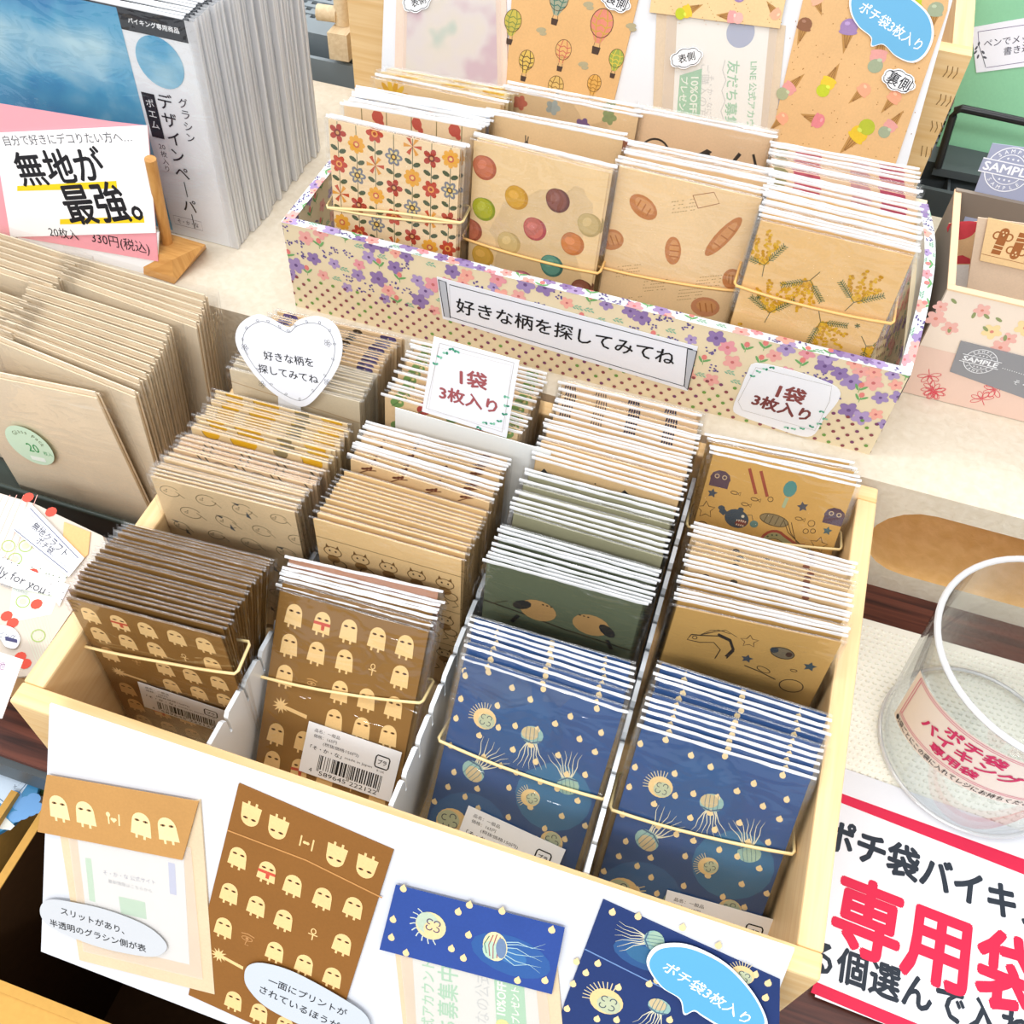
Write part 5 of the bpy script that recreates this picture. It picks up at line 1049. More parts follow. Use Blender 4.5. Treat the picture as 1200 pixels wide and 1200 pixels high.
def notice():
    I = Ink(); I.set(); R1 = '#cf1f45'
    I.poly(PN.px([(984, 929), (986, 941), (1320, 1072), (1320, 1050)]), R1, 1); I.poly(PN.px([(955, 1150), (950, 1163), (1250, 1290), (1250, 1272)]), R1, 1)
    I.tpx(PN, 'ポチ袋バイキング', (968, 974), (1272, 1092), '#232b36', 2, .038, 1.15)
    I.tpx(PN, '専用袋', (980, 1062), (1228, 1160), R1, 2, .032, 1.15)
    I.tpx(PN, 'る個選んで入れて', (948, 1116), (1246, 1226), '#232b36', 2, .03, 1.15)
    m = Mb(); m.slab(PN.px([(975, 895), (1340, 1025), (1290, 1300), (955, 1168), (965, 1100)]), PN.p, -.0002, 0, '#dfe0e5'); m.ink(I, PN.p, .00003, .00004)
    tag(m.build('red_notice', M_PAPER), 'white paper notice with red bars and large red and black lettering', 'notice')
notice()
def bucket():
    c = Vector((.190, .297))
    # fit: ring at z
    t = thing('clear_bucket', 'clear acrylic cylinder bucket with a pink lettered label on the mat', 'container', None, (0, 0, 0)); n = 56
    zb, zt = .0035, .105; rb, rt = .049, .057
    def ringp(z, rad): return [Vector((c.x + rad * math.cos(2 * math.pi * k / n), c.y + rad * math.sin(2 * math.pi * k / n), z)) for k in range(n)]
    m = Mb(); m.grid([ringp(zb, rb), ringp(zt, rt)], closed=True); m.grid([ringp(zt, rt - .002), ringp(zb + .002, rb - .002)], closed=True); m.face(ringp(zb, rb)[::-1]); m.face(ringp(zb + .002, rb - .002)); m.build('wall', M_ACRYL, t)
    m = Mb(); rows = []
    for q in range(9): a = 2 * math.pi * q / 8; rows.append([Vector((c.x + (rt - .001 + .0017 * math.cos(a)) * math.cos(2 * math.pi * k / n), c.y + (rt - .001 + .0017 * math.cos(a)) * math.sin(2 * math.pi * k / n), zt + .0016 * math.sin(a))) for k in range(n)])
    m.grid(rows, closed=True); m.build('rim', M_ACRYLE, t)
    m = Mb(); rows = []
    for q in range(7): a = 2 * math.pi * q / 6; rows.append([Vector((c.x + (rb + .0012 * math.cos(a)) * math.cos(2 * math.pi * k / n), c.y + (rb + .0012 * math.cos(a)) * math.sin(2 * math.pi * k / n), zb + .0012 + .0012 * math.sin(a))) for k in range(n)])
    m.grid(rows, closed=True); m.build('foot_ring', M_ACRYLE, t)
    # label: s along the wall (m, 0 = facing azimuth), h above the base
    az0 = math.radians(-122); z0 = .046
    def fn(s, h, nn):
        a = az0 + s / .054; z = z0 + h + s * .28; rad = rb + (rt - rb) * (z - zb) / (zt - zb) + .0006 + nn; return Vector((c.x + rad * math.cos(a), c.y + rad * math.sin(a), z))
    LW, LH = .086, .0465; m = Mb(); k = 30
    m.grid([[fn(-LW / 2 + LW * i / k, 0, 0) for i in range(k + 1)], [fn(-LW / 2 + LW * i / k, LH, 0) for i in range(k + 1)]], '#ede6dc')
    I = Ink().set(.001, 0, 0, 0, .001, 0); P1 = '#cf3468'; hw = LW * 500; seg = [-hw + 4 + (2 * hw - 8) * i / 24 for i in range(25)]
    for off in (0, 1.6):
        for y in (8.2 + off, 45 - off):
            I.line([(x, y) for x in seg], .45, '#d9708f', 1)
        for sx in (-1, 1): I.line([(sx * (hw - 4 - off), 8.2 + off), (sx * (hw - 4 - off), 45 - off)], .45, '#d9708f', 1)
    def lt(s, cx, cy, wd, bold, col, hs):
        V, Pp, bb = textmesh(s, 0); kk = wd / (bb[1] - bb[0]); I.text(s, cx, cy, kk * hs, col, 2, bold, 0, 1 / hs)
    lt('ポチ袋', 1, 36.5, 28, .035, P1, 1.); lt('バイキング', 0, 26.5, 48, .035, P1, 1.); lt('専用袋', -2, 16.2, 24, .035, P1, .95)
    lt('●5袋ごとにこの袋に入れてレジにお持ちください', 0, 4.0, 80, .008, '#1c1c20', 1.5)
    m.ink(I, fn, .0002, .00004); lb(m.build('paper_label', M_PAPER, t), 'cream label with pink frame and pink lettering')
bucket()
def side_shelf():
    t = thing('lower_ledge', 'grey ledge below the table edge under the red notice', 'shelf')
    m = Mb(); m.box(.112, .07, -.05, .6, .118, -.042); m.build('board', M_GPLAS, t); m = Mb(); m.box(.112, .068, -.052, .6, .0705, -.038); m.build('lip', M_BLACK, t)
side_shelf()
# ---------------------------------------------------------------- left: plain envelopes in a black tray
def plain_envs():
    t = thing('black_tray', 'low black plastic tray holding the plain kraft envelope bags', 'tray')
    m = Mb(); x0, x1, y0, y1 = -.56, -.292, .268, .378
    m.box(x0, y0, .001, x1, y1, .004); m.build('base', M_DTRAY, t)
    for a in ((x0, y0 - .002, .001, x1, y0, .022), (x1, y0 - .002, .001, x1 + .002, y1, .022), (x0, y1, .001, x1 + .002, y1 + .002, .022)):
        m = Mb(); m.box(*a); m.tubep([(a[0], a[1] + .001, .022), (a[3], a[1] + .001, .022)] if a[3] - a[0] > .01 else [(a[0] + .001, a[1], .022), (a[0] + .001, a[4], .022)], .0018); m.build('side_wall', M_DTRAY, t)
    bag = {}
    def mk(v):
        rr = random.Random(v); W, H, T = .094, .116, .0034; K = '#f5e2c4'
        m = Mb()
        m.box(-W / 2, 0, 0, W / 2, .0009, H - .003, K); m.box(-W / 2 + .0005, .0014, 0, W / 2 - .0008, .0022, H, K); m.box(-W / 2, .0027, 0, W / 2, T, H - .002, K)
        m.face([(W / 2, 0, 0), (W / 2 - .0016, T / 2, 0), (W / 2 - .0016, T / 2, H - .003), (W / 2, 0, H - .003)], '#c0a27a'); m.face([(W / 2 - .0016, T / 2, 0), (W / 2, T, 0), (W / 2, T, H - .003), (W / 2 - .0016, T / 2, H - .003)], '#c0a27a')
        b1 = m.mesh('kraft_bag', [M_KRAFT]); m = Mb(); w2 = W / 2 + .0075; nx, nz = 6, 8
        for y, sg in ((-.0008, -1), (T + .0008, 1)):
            rows = [[Vector((-W / 2 - .002 + (w2 + W / 2 + .002) * i / nx, y + sg * .0008 * math.sin(math.pi * i / nx) + rr.uniform(-.0004, .0004), (H + .004 + rr.uniform(-.0006, .001) * (j == nz)) * j / nz)) for i in range(nx + 1)] for j in range(nz + 1)]
            m.grid(rows if sg < 0 else [r[::-1] for r in rows])
        m.grid([[(w2, -.0008, 0), (w2, -.0008, H + .004)], [(w2 + .001, T / 2, 0), (w2 + .001, T / 2, H + .004)], [(w2, T + .0008, 0), (w2, T + .0008, H + .004)]])
        return b1, m.mesh('film_bag', [M_FILM])
    V = [mk(i) for i in range(3)]; W = .094
    def put(TR, z, lean, yaw, lab, grp, v, zb=.005, roll=0):
        p = at(*TR, z); a = math.radians(lean); y = math.radians(yaw); H = .116; zz = z
        top = Vector((p.x, p.y, z)); M = Matrix.Rotation(y, 4, 'Z') @ Matrix.Rotation(-a, 4, 'X') @ Matrix.Rotation(math.radians(roll), 4, 'Y')
        o = top - M @ Vector((W / 2, 0, .113)); M = Matrix.Translation(o) @ M
        e = thing('kraft_envelope_pack', lab, 'packet', grp, M=M)
        link('kraft_bags', V[v][0], e, Matrix.Identity(4)); link('clear_sleeve', V[v][1], e, Matrix.Identity(4)); return e, M
    e, M = put((113, 467), .1175, 3, 0, 'plain kraft envelope pack with round green sticker, frontmost', 'plain kraft envelope packs', 0, roll=-6)
    a = local_px(M, 35, 522, -.0025); R0 = .0150; I = Ink().set(.001, 0, 0, 0, .001, 0)
    I.ell(0, 0, 15.2, 15.2, '#cfe9cf', 1, n=36); I.text('20', 1.5, -1.5, 9.5, '#3d9a5a', 2, .01, sx=.85); I.text('枚入', 10.5, -4, 3.6, '#4aa566', 2, fit=6)
    for i, ch in enumerate('Glass Pack'):
        if ch != ' ': an = math.radians(128 - i * 12.5); I.text(ch, 10.6 * math.cos(an), 10.6 * math.sin(an), 4.2, '#6b7a55', 2, rot=math.degrees(an) - 90)
    I.rect(-4, -12, 6, -8.6, '#eef7ee', 2)
    m = Mb(); m.ink(I, lambda u, v, n: Vector((a[0] + u, -.0026 - n, a[1] + v)), 0, .00005); lb(m.build('round_sticker', M_PAPER, e, Matrix.Identity(4)), 'pale green round sticker')
    rt = [(158, 466), (163, 452), (171, 445), (176, 436), (181, 427), (187, 418), (191, 409), (195, 399), (198, 389)]
    for i, p in enumerate(rt): put(p, .118, 4 + i * .4, -7 + i * .5, 'plain kraft envelope pack, %s of the nine in the near right row' % ordw(i, 9), 'near right row of plain packs', i % 3)
    rb = [(230, 385), (233, 377), (236, 369), (238, 361), (240, 353)]
    for i, p in enumerate(rb): put(p, .118, 7, -6 + i, 'plain kraft envelope pack, %s of the five in the rear right row' % ordw(i, 5), 'rear right row of plain packs', i % 3)
    lf = [(14, 398), (18, 388), (24, 379), (28, 369), (32, 361)]
    for i, p in enumerate(lf): put(p, .118, 5, -5, 'plain kraft envelope pack, %s of the five in the near left row' % ordw(i, 5), 'near left row of plain packs', i % 3)
    lr = [(62, 341), (68, 333), (74, 327), (80, 322), (88, 317), (94, 311)]
    for i, p in enumerate(lr): put(p, .118, 7, -4, 'plain kraft envelope pack, %s of the six in the rear left row' % ordw(i, 6), 'rear left row of plain packs', i % 3)
plain_envs()
# ---------------------------------------------------------------- design paper pads and price card
def pads():
    Wd, Ht, Tk = .185, .1445, .0021; x1 = -.3165; y0 = .4465; P = Plane((0, y0 - .0003, .0905), (1, 0, 0), (0, 0, 1))
    sky = [(0, 0)]
    def front_ink():
        I = Ink(); I.set(); xr = P.uv(228, 24)[0]; T = P.uv(228, 24)[1]
        L = P.uv(131, 3); Bm = P.uv(155, 142); pan = [P.uv(-40, -40), P.uv(131, 3), Bm, P.uv(-40, 120)]
        x_l = -.3165 - Wd + .001; xs = L[0]
        SK = Ink(); SK.rect(x_l - x1, .002, xs - x1, Ht - .001, '#4f9bc8', 1)
        I.rect(xs, Ht - .0125, x1 - .0008, Ht - .0006, '#24282e', 2); cx = (xs + x1) / 2
        I.text('バイキング専用商品', cx, Ht - .0066, .0034, '#f4f5f6', 4, .025, fit=.031)
        q = P.px([(186, 77)])[0]; cxx, cyy = q
        SK.ell(cxx - x1, cyy, .0148, .0150, '#4f9fd2', 2, n=32)
        def vert(s, px, top, step, size, col, bold=0):
            for i, ch in enumerate(s):
                u, v = P.uv(*px); I.text('｜' if ch == 'ー' else ch, u + 0, v - i * step - top, size, col, 3, bold, sx=1)
        vert('デザインペーパー', (193, 122), .0, .0115, .0105, '#23262c', .006); vert('グラシン', (214, 124), .0, .0072, .0066, '#3a3d44')
        u, v = P.uv(172, 112); I.rect(u - .0042, v - .028, u + .0042, v, '#262a30', 2)
        for i, ch in enumerate('ポエム'): I.text(ch, u, v - .006 - i * .0068, .0058, '#f2f3f4', 3)
        I.rect(u - .0042 + .001, v - .0505, u + .0042 + .001, v - .030, '#f3f4f6', 2); [I.text(ch, u + .001, v - .0335 - i * .0049, .0045, '#3a3d44', 3) for i, ch in enumerate(('20', '枚', '入', 'り'))]
        u, v = P.uv(222, 262); I.line([(u - .010, v - .0033), (u + .010, v - .0033), (u + .010, v + .0033), (u - .010, v + .0033)], .0003, '#9a9ca4', 2, close=True); I.text('そ・か・な', u, v, .004, '#4a4c54', 3, fit=.015)
        return I, SK
    ink, SK = front_ink()
    def mesh(front):
        m = Mb(); m.box(-Wd, 0, 0, 0, Tk, Ht, '#eef1f4'); m.box(-Wd, -.0001, Ht - .012, .0003, Tk + .0001, Ht + .0001, '#33373c'); m.box(-Wd - .0005, -.0002, Ht, -.002, Tk, Ht + .0006, '#e9ebee')
        if front: I2 = Ink(); I2.P = [([(a - x1, b) for a, b in p], c, l) for p, c, l in ink.P]; m.ink(I2, lambda u, v, n: Vector((u, -.0001 - n, v)), .0001, .00004)
        if front: m.ink(SK, lambda u, v, n: Vector((u, -.0001 - n, v)), .0001, .00004, m=1)
        return m.mesh('pad', [M_GLOSSP, M_SKY])
    f, r = mesh(True), mesh(False); films = []
    for v in range(3):
        rr = random.Random(40 + v); m = Mb(); e = .0045
        rows = [[Vector((e + rr.uniform(-.0002, .0003), yy, Ht * j / 7)) for j in range(8)] for yy in (-.0004, Tk * .5, Tk + .0003)]
        m.grid([[Vector((-.001, -.0004, Ht * j / 7)) for j in range(8)]] + rows + [[Vector((-.001, Tk + .0003, Ht * j / 7)) for j in range(8)]])
        m.grid([[Vector((-Wd + (Wd + e) * i / 6, -.0005, Ht * j / 4 * 1.01)) for i in range(7)] for j in range(5)], m=1); films.append(m.mesh('film', [M_PADF, M_FILM]))
    n = 34; y = y0; cl = [0, 9, 18, 26]; gi = 0
    for i in range(n):
        if i in cl and i: y += .004; gi += 1
        g = ['front', 'second', 'third', 'rear'][gi]; k = i - cl[gi]; gn = [9, 9, 8, 8][gi]
        e = thing('paper_pad', ('sky blue design paper pad with black top band, in front of all pads' if i == 0 else 'white edged design paper pad, %s in the %s clump of pads' % (ordw(k, gn) if k else 'frontmost', g)), 'pad', 'design paper pads', M=Matrix.Translation((x1 + R_.uniform(-.0025, .001) - gi * 0, y, .0905)) @ Matrix.Rotation(R_.uniform(-.02, .02) * (i > 0), 4, 'Z') @ Matrix.Rotation(math.radians(-1.5), 4, 'X'))
        link('pad_board', f if i == 0 else r, e, Matrix.Identity(4)); link('clear_sleeve', films[i % 3], e, Matrix.Identity(4)); y += .00335
def sky_print():
    m, nt, b = newmat('sky_print'); L = nt.links.new; tc = nd(nt, 'ShaderNodeTexCoord'); sx = nd(nt, 'ShaderNodeSeparateXYZ'); L(tc.outputs['Object'], sx.inputs[0])
    n = nd(nt, 'ShaderNodeTexNoise', i_Scale=24., i_Detail=5., i_Roughness=.5, i_Distortion=.3); L(tc.outputs['Object'], n.inputs['Vector'])
    mr = nd(nt, 'ShaderNodeMapRange'); L(sx.outputs['Z'], mr.inputs[0]); mr.inputs[1].default_value = .088; mr.inputs[2].default_value = .143; mr.inputs[3].default_value = 0; mr.inputs[4].default_value = 1
    cr = nd(nt, 'ShaderNodeValToRGB'); L(mr.outputs[0], cr.inputs[0]); e = cr.color_ramp.elements; e[0].color = (.45, .45, .45, 1); e[1].color = (.12, .12, .12, 1); x = cr.color_ramp.elements.new(.55); x.color = (.85, .85, .85, 1)
    a = nd(nt, 'ShaderNodeMath', operation='MULTIPLY_ADD'); L(n.outputs['Fac'], a.inputs[0]); a.inputs[1].default_value = 1.9; a.inputs[2].default_value = -.95
    s = nd(nt, 'ShaderNodeMath', operation='ADD', use_clamp=True); L(a.outputs[0], s.inputs[0]); L(cr.outputs[0], s.inputs[1])
    c2 = nd(nt, 'ShaderNodeValToRGB'); L(s.outputs[0], c2.inputs[0]); f = c2.color_ramp.elements; f[0].color = (*lin('#2c7fba'), 1); f[1].color = (*lin('#b5dae6'), 1); y = c2.color_ramp.elements.new(.45); y.color = (*lin('#5aa9cf'), 1)
    L(c2.outputs[0], b.inputs['Base Color']); b.inputs['Roughness'].default_value = .35; return m
M_SKY = sky_print()
M_PADF = film_mat('pad_sleeve_edge', .1, (.97, .98, .99, 1), .2, milk=.62)
pads()
def price_card():
    P = leanplane(.405, .094, 14); s = thing('card_stand', 'small oiled wood card stand beside the design paper pads', 'stand')
    m = Mb(); a, b, c, d = at(184, 322, .093), at(203, 329, .093), at(241, 287, .093), at(212, 283, .093)
    q = [at(187, 292, .106), at(200, 300, .108), at(240, 285, .106), at(214, 276, .106)]
    z0 = .0905; base = [(a.x - .01, a.y, z0), (b.x, b.y, z0), (c.x, c.y, z0), (d.x - .03, d.y, z0)]
    m.hexa([Vector(p) for p in base] + [Vector((p.x - (.012 if i in (0, 3) else 0), p.y, .105)) for i, p in enumerate(q)]); m.build('base', M_WOODO, s)
    m = Mb(); A = at(196, 284, .105); B = aty(176, 186, A.y - .004); m.tubep([A, B], .0034, n=10); m.build('rod', M_WOODO, s)
    t = thing('price_card', 'handwritten white price card with yellow underlines and pink bands on a stand', 'card')
    pxslab(t, 'backing', P, [(22, 285), (20, 275), (186, 272), (183, 333), (60, 303)], -.0010, 0, '#f6f7f8')
    pxslab(t, 'pink_sheet', P, [(-30, 116), (130, 142), (174, 147), (186, 306), (25, 278), (-30, 270)], .0002, .0006, '#f0a3ac')
    I = Ink(); K = '#1b1b20'
    I.tpx(P, '自分で好きにデコりたい方へ…', (6, 164), (155, 159), '#5a5a60', 2); I.poly(P.px([(22, 217), (138, 211), (139, 220), (22, 223)]), '#f7d21e', 1); I.poly(P.px([(72, 256), (170, 252), (171, 260), (72, 262)]), '#f7d21e', 1)
    I.tpx(P, '無地が', (22, 198), (122, 191), K, 2, .02, 1.); I.tpx(P, '最強。', (77, 240), (163, 234), K, 2, .02, 1.1)
    I.tpx(P, '20枚入', (59, 270), (93, 275), K, 2)
    pxslab(t, 'white_card', P, [(0, 155), (174, 146), (185, 272), (14, 277), (-20, 200)] if 0 else [(-6, 155), (174, 146), (184, 272), (14, 277)], .0010, .0014, '#fbf9f8', None, I)
    I = Ink(); I.tpx(P, '330円(税込)', (108, 278), (176, 292), K, 2); m = Mb(); m.ink(I, P.p, .0007, .00004); m.build('lettering', M_PAPER, t)
price_card()
# ---------------------------------------------------------------- left front: gift packs lying by the tray
def left_items():
    P = Plane((-.33, .17, .058), (1, .02, 0), (0, .93, .36)); tr = '#e58f86'
    b = thing('strawberry_envelope', 'pale envelope printed with strawberries lying left of the tray', 'envelope'); I = Ink(); out = [(-60, 560), (40, 590), (120, 628), (125, 640), (95, 700), (33, 792), (-60, 800)]
    pts = P.px(out); x0 = min(p[0] for p in pts); x1 = max(p[0] for p in pts); y0 = min(p[1] for p in pts); y1 = max(p[1] for p in pts)
    I.set(); I.poly(P.px([(-60, 560), (30, 588), (40, 640), (10, 680), (-60, 660)]), '#f4d9cc', 1); I.poly(P.px([(20, 640), (90, 650), (60, 720), (10, 730)]), '#dfe6d6', 1)
    for k in range(9): I.line(P.px([(-20 + k * 8, 580), (-60 + k * 9, 660)]), .0004, '#e3a99e', 2); I.line(P.px([(20 + k * 4, 715), (45 + k * 3, 780)]), .0003, '#cfd6c2', 2)
    for x, y in ((33, 583), (8, 722), (15, 730), (43, 708), (24, 770), (30, 778), (60, 600), (5, 660), (38, 672), (55, 688)): local(I, P, x, y); I.ell(0, 0, 3.2, 2.6, '#d9503f', 3, 30, 10)
    for x, y in ((27, 705), (18, 655), (10, 640), (30, 640), (45, 745)): local(I, P, x, y); I.ring(0, 0, 3.6, 3, .6, '#9fb56a', 3); I.ell(0, 0, 2, 1.6, '#d5e0b0', 3)
    m = Mb(); m.slab(pts, P.p, -.004, 0, '#cfc4b6'); m.ink(I, P.p, .00005, .00005); m.build('envelope', M_PAPER, b)
    pxslab(b, 'kraft_slip', P, [(76, 612), (107, 624), (104, 650), (96, 658), (74, 640)], .0004, .0009, '#e3b57c', M_KRAFT)
    I = Ink(); I.set(); I.line(P.px([(38, 597), (94, 655), (82, 672), (20, 622)]), .0004, '#3b4468', 2, close=True); I.line(P.px([(36, 602), (90, 655), (82, 667), (24, 621)]), .0002, '#6b7498', 2, close=True)
    I.tpx(P, '無地クラフト', (42, 616), (81, 651), '#3a3c48', 3, .004); I.tpx(P, 'ポチ袋', (47, 633), (65, 648), '#3a3c48', 3, .004)
    m = Mb(); m.slab(P.px([(38, 591), (101, 655), (83, 677), (15, 620)]), P.p, .0018, .0022, '#f0f0f6'); m.ink(I, P.p, .00225, .00004); tag(m.build('name_tag', M_PAPER), 'white tilted name tag with double frame on the strawberry envelope', 'tag')
    I = Ink(); I.set(); rr = random.Random(5)
    for i in range(60):
        t = rr.random(); s = rr.random(); x = -30 + 112 * t; y = 640 + 42 * t + 30 * s - 4
        if .28 < s < .72 and t < .8: continue
        local(I, P, x, y); I.ell(0, 0, .35, .35, '#2f3138', 2, n=6)
    I.tpx(P, 'specially for you', (-34, 655), (54, 694), '#55565c', 2, 0, .9); I.tpx(P, 'with best wishes', (-10, 678), (34, 696), '#a0a1a8', 2)
    m = Mb(); m.slab(P.px([(-50, 625), (0, 651), (40, 670), (83, 686), (71, 711), (62, 698), (20, 690), (0, 683), (-50, 660)]), P.p, .0010, .0013, '#f6f4f2'); m.ink(I, P.p, .00135, .00004); tag(m.build('ribbon_strip', M_PAPER), 'white dotted ribbon strip with script lettering on the strawberry envelope', 'strip')
    I = Ink(); I.set(); I.tpx(P, 'ラッピング', (-14, 740), (20, 748), '#50525c', 2); I.poly(P.px([(8, 746), (22, 750), (22, 754), (8, 751)]), '#4a4a72', 2)
    m = Mb(); m.slab(P.px(smooth([(-20, 735), (0, 733), (16, 736), (25, 748), (20, 760), (8, 758), (0, 748), (-20, 746)], 4)), P.p, .0010, .0013, '#eef0f8'); m.ink(I, P.p, .00135, .00004); tag(m.build('round_tag', M_PAPER), 'small white rounded tag at the lower left of the strawberry envelope', 'tag')
    P2 = Plane((-.33, .15, .075), (1, 0, 0), (0, .9, .42)); I = Ink(); I.set(); I.poly(P2.px([(-40, 765), (20, 778), (4, 830), (-40, 822)]), '#f3def0', 1); I.tpx(P2, '無地', (-12, 776), (6, 781), '#7a5a72', 2)
    m = Mb(); m.slab(P2.px([(-40, 752), (27, 773), (2, 842), (-40, 835)]), P2.p, -.0006, 0, '#fbf6fb'); m.ink(I, P2.p, .00005, .00004); tag(m.build('pink_card', M_PAPER), 'pink card with white border at the left edge beside the tray', 'card')
    s = thing('small_box', 'low cardboard box under the strawberry envelope beside the tray', 'box'); m = Mb(); m.box(-.42, .155, .001, -.285, .235, .035, '#b98f60'); m.build('body', M_KRAFT, s); m = Mb(); m.box(-.421, .154, .035, -.284, .236, .038, '#c39a6a'); m.build('lid', M_KRAFT, s)
left_items()
def kraft_box():
    t = thing('kraft_carton', 'open mustard brown carton below the table front under the sample card', 'box'); z = -.03; x0, x1, y0, y1, zb, w = -.279, .16, .03, .119, -.26, .004
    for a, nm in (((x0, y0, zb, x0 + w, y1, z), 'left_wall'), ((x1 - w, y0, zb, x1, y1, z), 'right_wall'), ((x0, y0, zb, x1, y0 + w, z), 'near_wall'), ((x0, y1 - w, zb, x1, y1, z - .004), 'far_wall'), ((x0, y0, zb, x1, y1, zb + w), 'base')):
        m = Mb(); m.box(*a); m.build(nm, M_KSHADE, t); m = Mb(); m.box(a[0] - .0003, a[1] - .0003, a[5], a[3] + .0003, a[4] + .0003, a[5] + .0008); m.build('rim', M_KBOX, t) if nm != 'base' else None
    m = Mb(); m.hexa([Vector(p) for p in ((-.33, -.02, z - .02), (x1, -.02, z - .02), (x1, y0, z - .003), (x0, y0, z - .003), (-.33, -.02, z - .017), (x1, -.02, z - .017), (x1, y0, z), (x0, y0, z))]); m.build('flap', M_KBOX, t)
    c = thing('second_carton', 'second mustard carton edge behind the first at the lower left corner', 'box'); m = Mb(); m.box(-.300, .03, zb, -.296, .117, z + .002); m.build('side_wall', M_KBOX, c); m = Mb(); m.box(-.45, .03, -.10, -.300, .117, -.098); m.build('base', M_KBOX, c)
    P = Plane((-.35, .09, -.036), (1, 0, 0), (0, 1, .05))
    g = Mb(); g.slab(P.px([(-20, 882), (60, 912), (60, 930), (30, 930), (-20, 905)]), P.p, -.004, -.001, '#4f6a3c'); tag(g.build('green_folder', M_PAPER), 'dark green folder edge just below the table front at the left', 'folder')
    I = Ink(); I.set(); I.poly(P.px([(-20, 895), (36, 920), (14, 952), (-20, 925)]), '#c6d6e6', 1); I.line(P.px([(34, 920), (12, 946), (-20, 920)]), .0005, '#2f5f86', 2); I.tpx(P, 'メ…', (18, 926), (27, 918), '#4a5a70', 2)
    for k in range(8): I.ell(*P.uv(20 + (k * 13) % 30, 935 + (k * 7) % 25), .004, .003, '#6aa0d6', 1)
    I.poly(P.px([(-10, 965), (6, 957), (20, 970), (15, 975), (-10, 972)]), '#d9dcd6', 2)
    m = Mb(); m.slab(P.px([(-20, 893), (48, 922), (44, 940), (18, 968), (-20, 990)]), P.p, 0, .003, '#3f86b4'); m.ink(I, P.p, .0031, .00004); tag(m.build('blue_packet', M_GLOSSP), 'blue glossy packet with pale label at the lower left corner', 'packet')
kraft_box()
# ---------------------------------------------------------------- background left and right
def crates():
    for (x0, x1, y0, y1, z1, lab, mat, low) in ((-.44, -.26, .682, .92, .092, 'grey plastic basket behind the design paper pads', M_GPLAS, M_DPLAS), (.085, .165, .684, .80, .092, 'dark grey slotted basket behind the right end of the flower box', M_DPLAS, M_DPLAS)):
        t = thing('plastic_basket', lab, 'basket'); m = Mb(); m.box(x0, y0, z1 - .045, x1, y0 + .004, z1); m.build('front_wall', mat, t)
        m = Mb(); m.box(x0, y0 + .030, z1 - .045, x1, y0 + .034, z1 + .004); m.build('inner_wall', mat, t)
        k = int((x1 - x0) / .042) + 1
        for i in range(k): m = Mb(); m.box(x0 + i * .042, y0 + .004, z1 - .04, x0 + i * .042 + .002, y0 + .030, z1 - .002); m.build('rib', mat, t)
        m = Mb(); m.box(x0, y0 + .034, z1 - .003, x1, y0 + .05, z1 + .004)
        m.box(x0, y1 - .004, z1 - .003, x1, y1, z1 + .004)
        rr = int((x1 - x0) / .009); rows = int((y1 - y0 - .05) / .011)
        for i in range(rr + 1): x = x0 + i * .009; m.box(x, y0 + .05, z1 - .002, x + .0042, y1, z1 + .002)
        for j in range(rows + 1): y = y0 + .05 + j * .011; m.box(x0, y, z1 - .002, x1, y + .0045, z1 + .003)
        m.build('mesh_top', mat, t); m = Mb(); m.box(x0 + .004, y0 + .006, .001, x1 - .004, y1, .045); m.build('lower_bin', M_BLACK, t)
        m = Mb(); m.box(x0 - .002, y0 - .003, .001, x1 + .002, y0 + .003, .05); m.build('lower_wall', low, t)
    t = thing('wooden_rack', 'pale turned wood stand with pegs on the grey basket', 'stand'); a = at(381, 38, .11); b = at(436, 22, .11)
    m = Mb(); q0 = [at(383, 38, .118), at(406, 42, .118), at(437, 8, .118), at(418, 0, .118)]
    m.hexa([Vector((p.x, p.y, .097)) for p in q0] + q0); m.build('foot', M_WOODT, t)
    m = Mb(); c = at(402, 28, .118); m.tubep([c, c + Vector((0, .004, .09))], .0062, n=12); m.build('post', M_WOODT, t); m = Mb(); m.tubep([at(372, 14, .125), at(395, 17, .125)], .006, n=10); m.build('peg', M_WOODT, t)
crates()
def back_wood():
    t = thing('rear_wooden_tray', 'pine tray with carved tally marks standing behind the sample sign', 'tray'); y = .64; T = .012
    xa, xb = -.315, .098; zt = .208
    m = Mb(); m.box(xa, y, .0915, xb, y + T, zt); o = m.build('front_board', M_PINE, t)
    m = Mb(); m.box(xb - T, y + T, .0915, xb, y + .22, zt); m.build('side_board', M_PINEY, t); m = Mb(); m.box(xa, y + T, .0915, xa + T, y + .22, zt); m.build('side_board', M_PINEY, t)
    m = Mb(); m.box(xa + T, y + .12, .0915, xb - T, y + .13, zt - .05); m.build('inner_board', M_WOODO, t)
    P = Plane((0, y - .0001, 0), (1, 0, 0), (0, 0, 1))
    for k, (cx, cy) in enumerate(((1116, 85), (1108, 118), (1097, 149), (1086, 178))):
        u, v = P.uv(cx, cy); I = Ink().set(.001, 0, 0, 0, .001, 0)
        for j in range(3): I.line([(u * 1000 - 4 + j * 3, v * 1000 + 3.6), (u * 1000 - 3.2 + j * 3 + (k == 2), v * 1000), (u * 1000 - 4.4 + j * 3 + (k > 1) * 2, v * 1000 - 3.6)], .5, '#8b6a3c', 1)
        m = Mb(); m.ink(I, P.p, .0001, .00004); m.build('carved_mark', M_KRAFT, t)
back_wood()
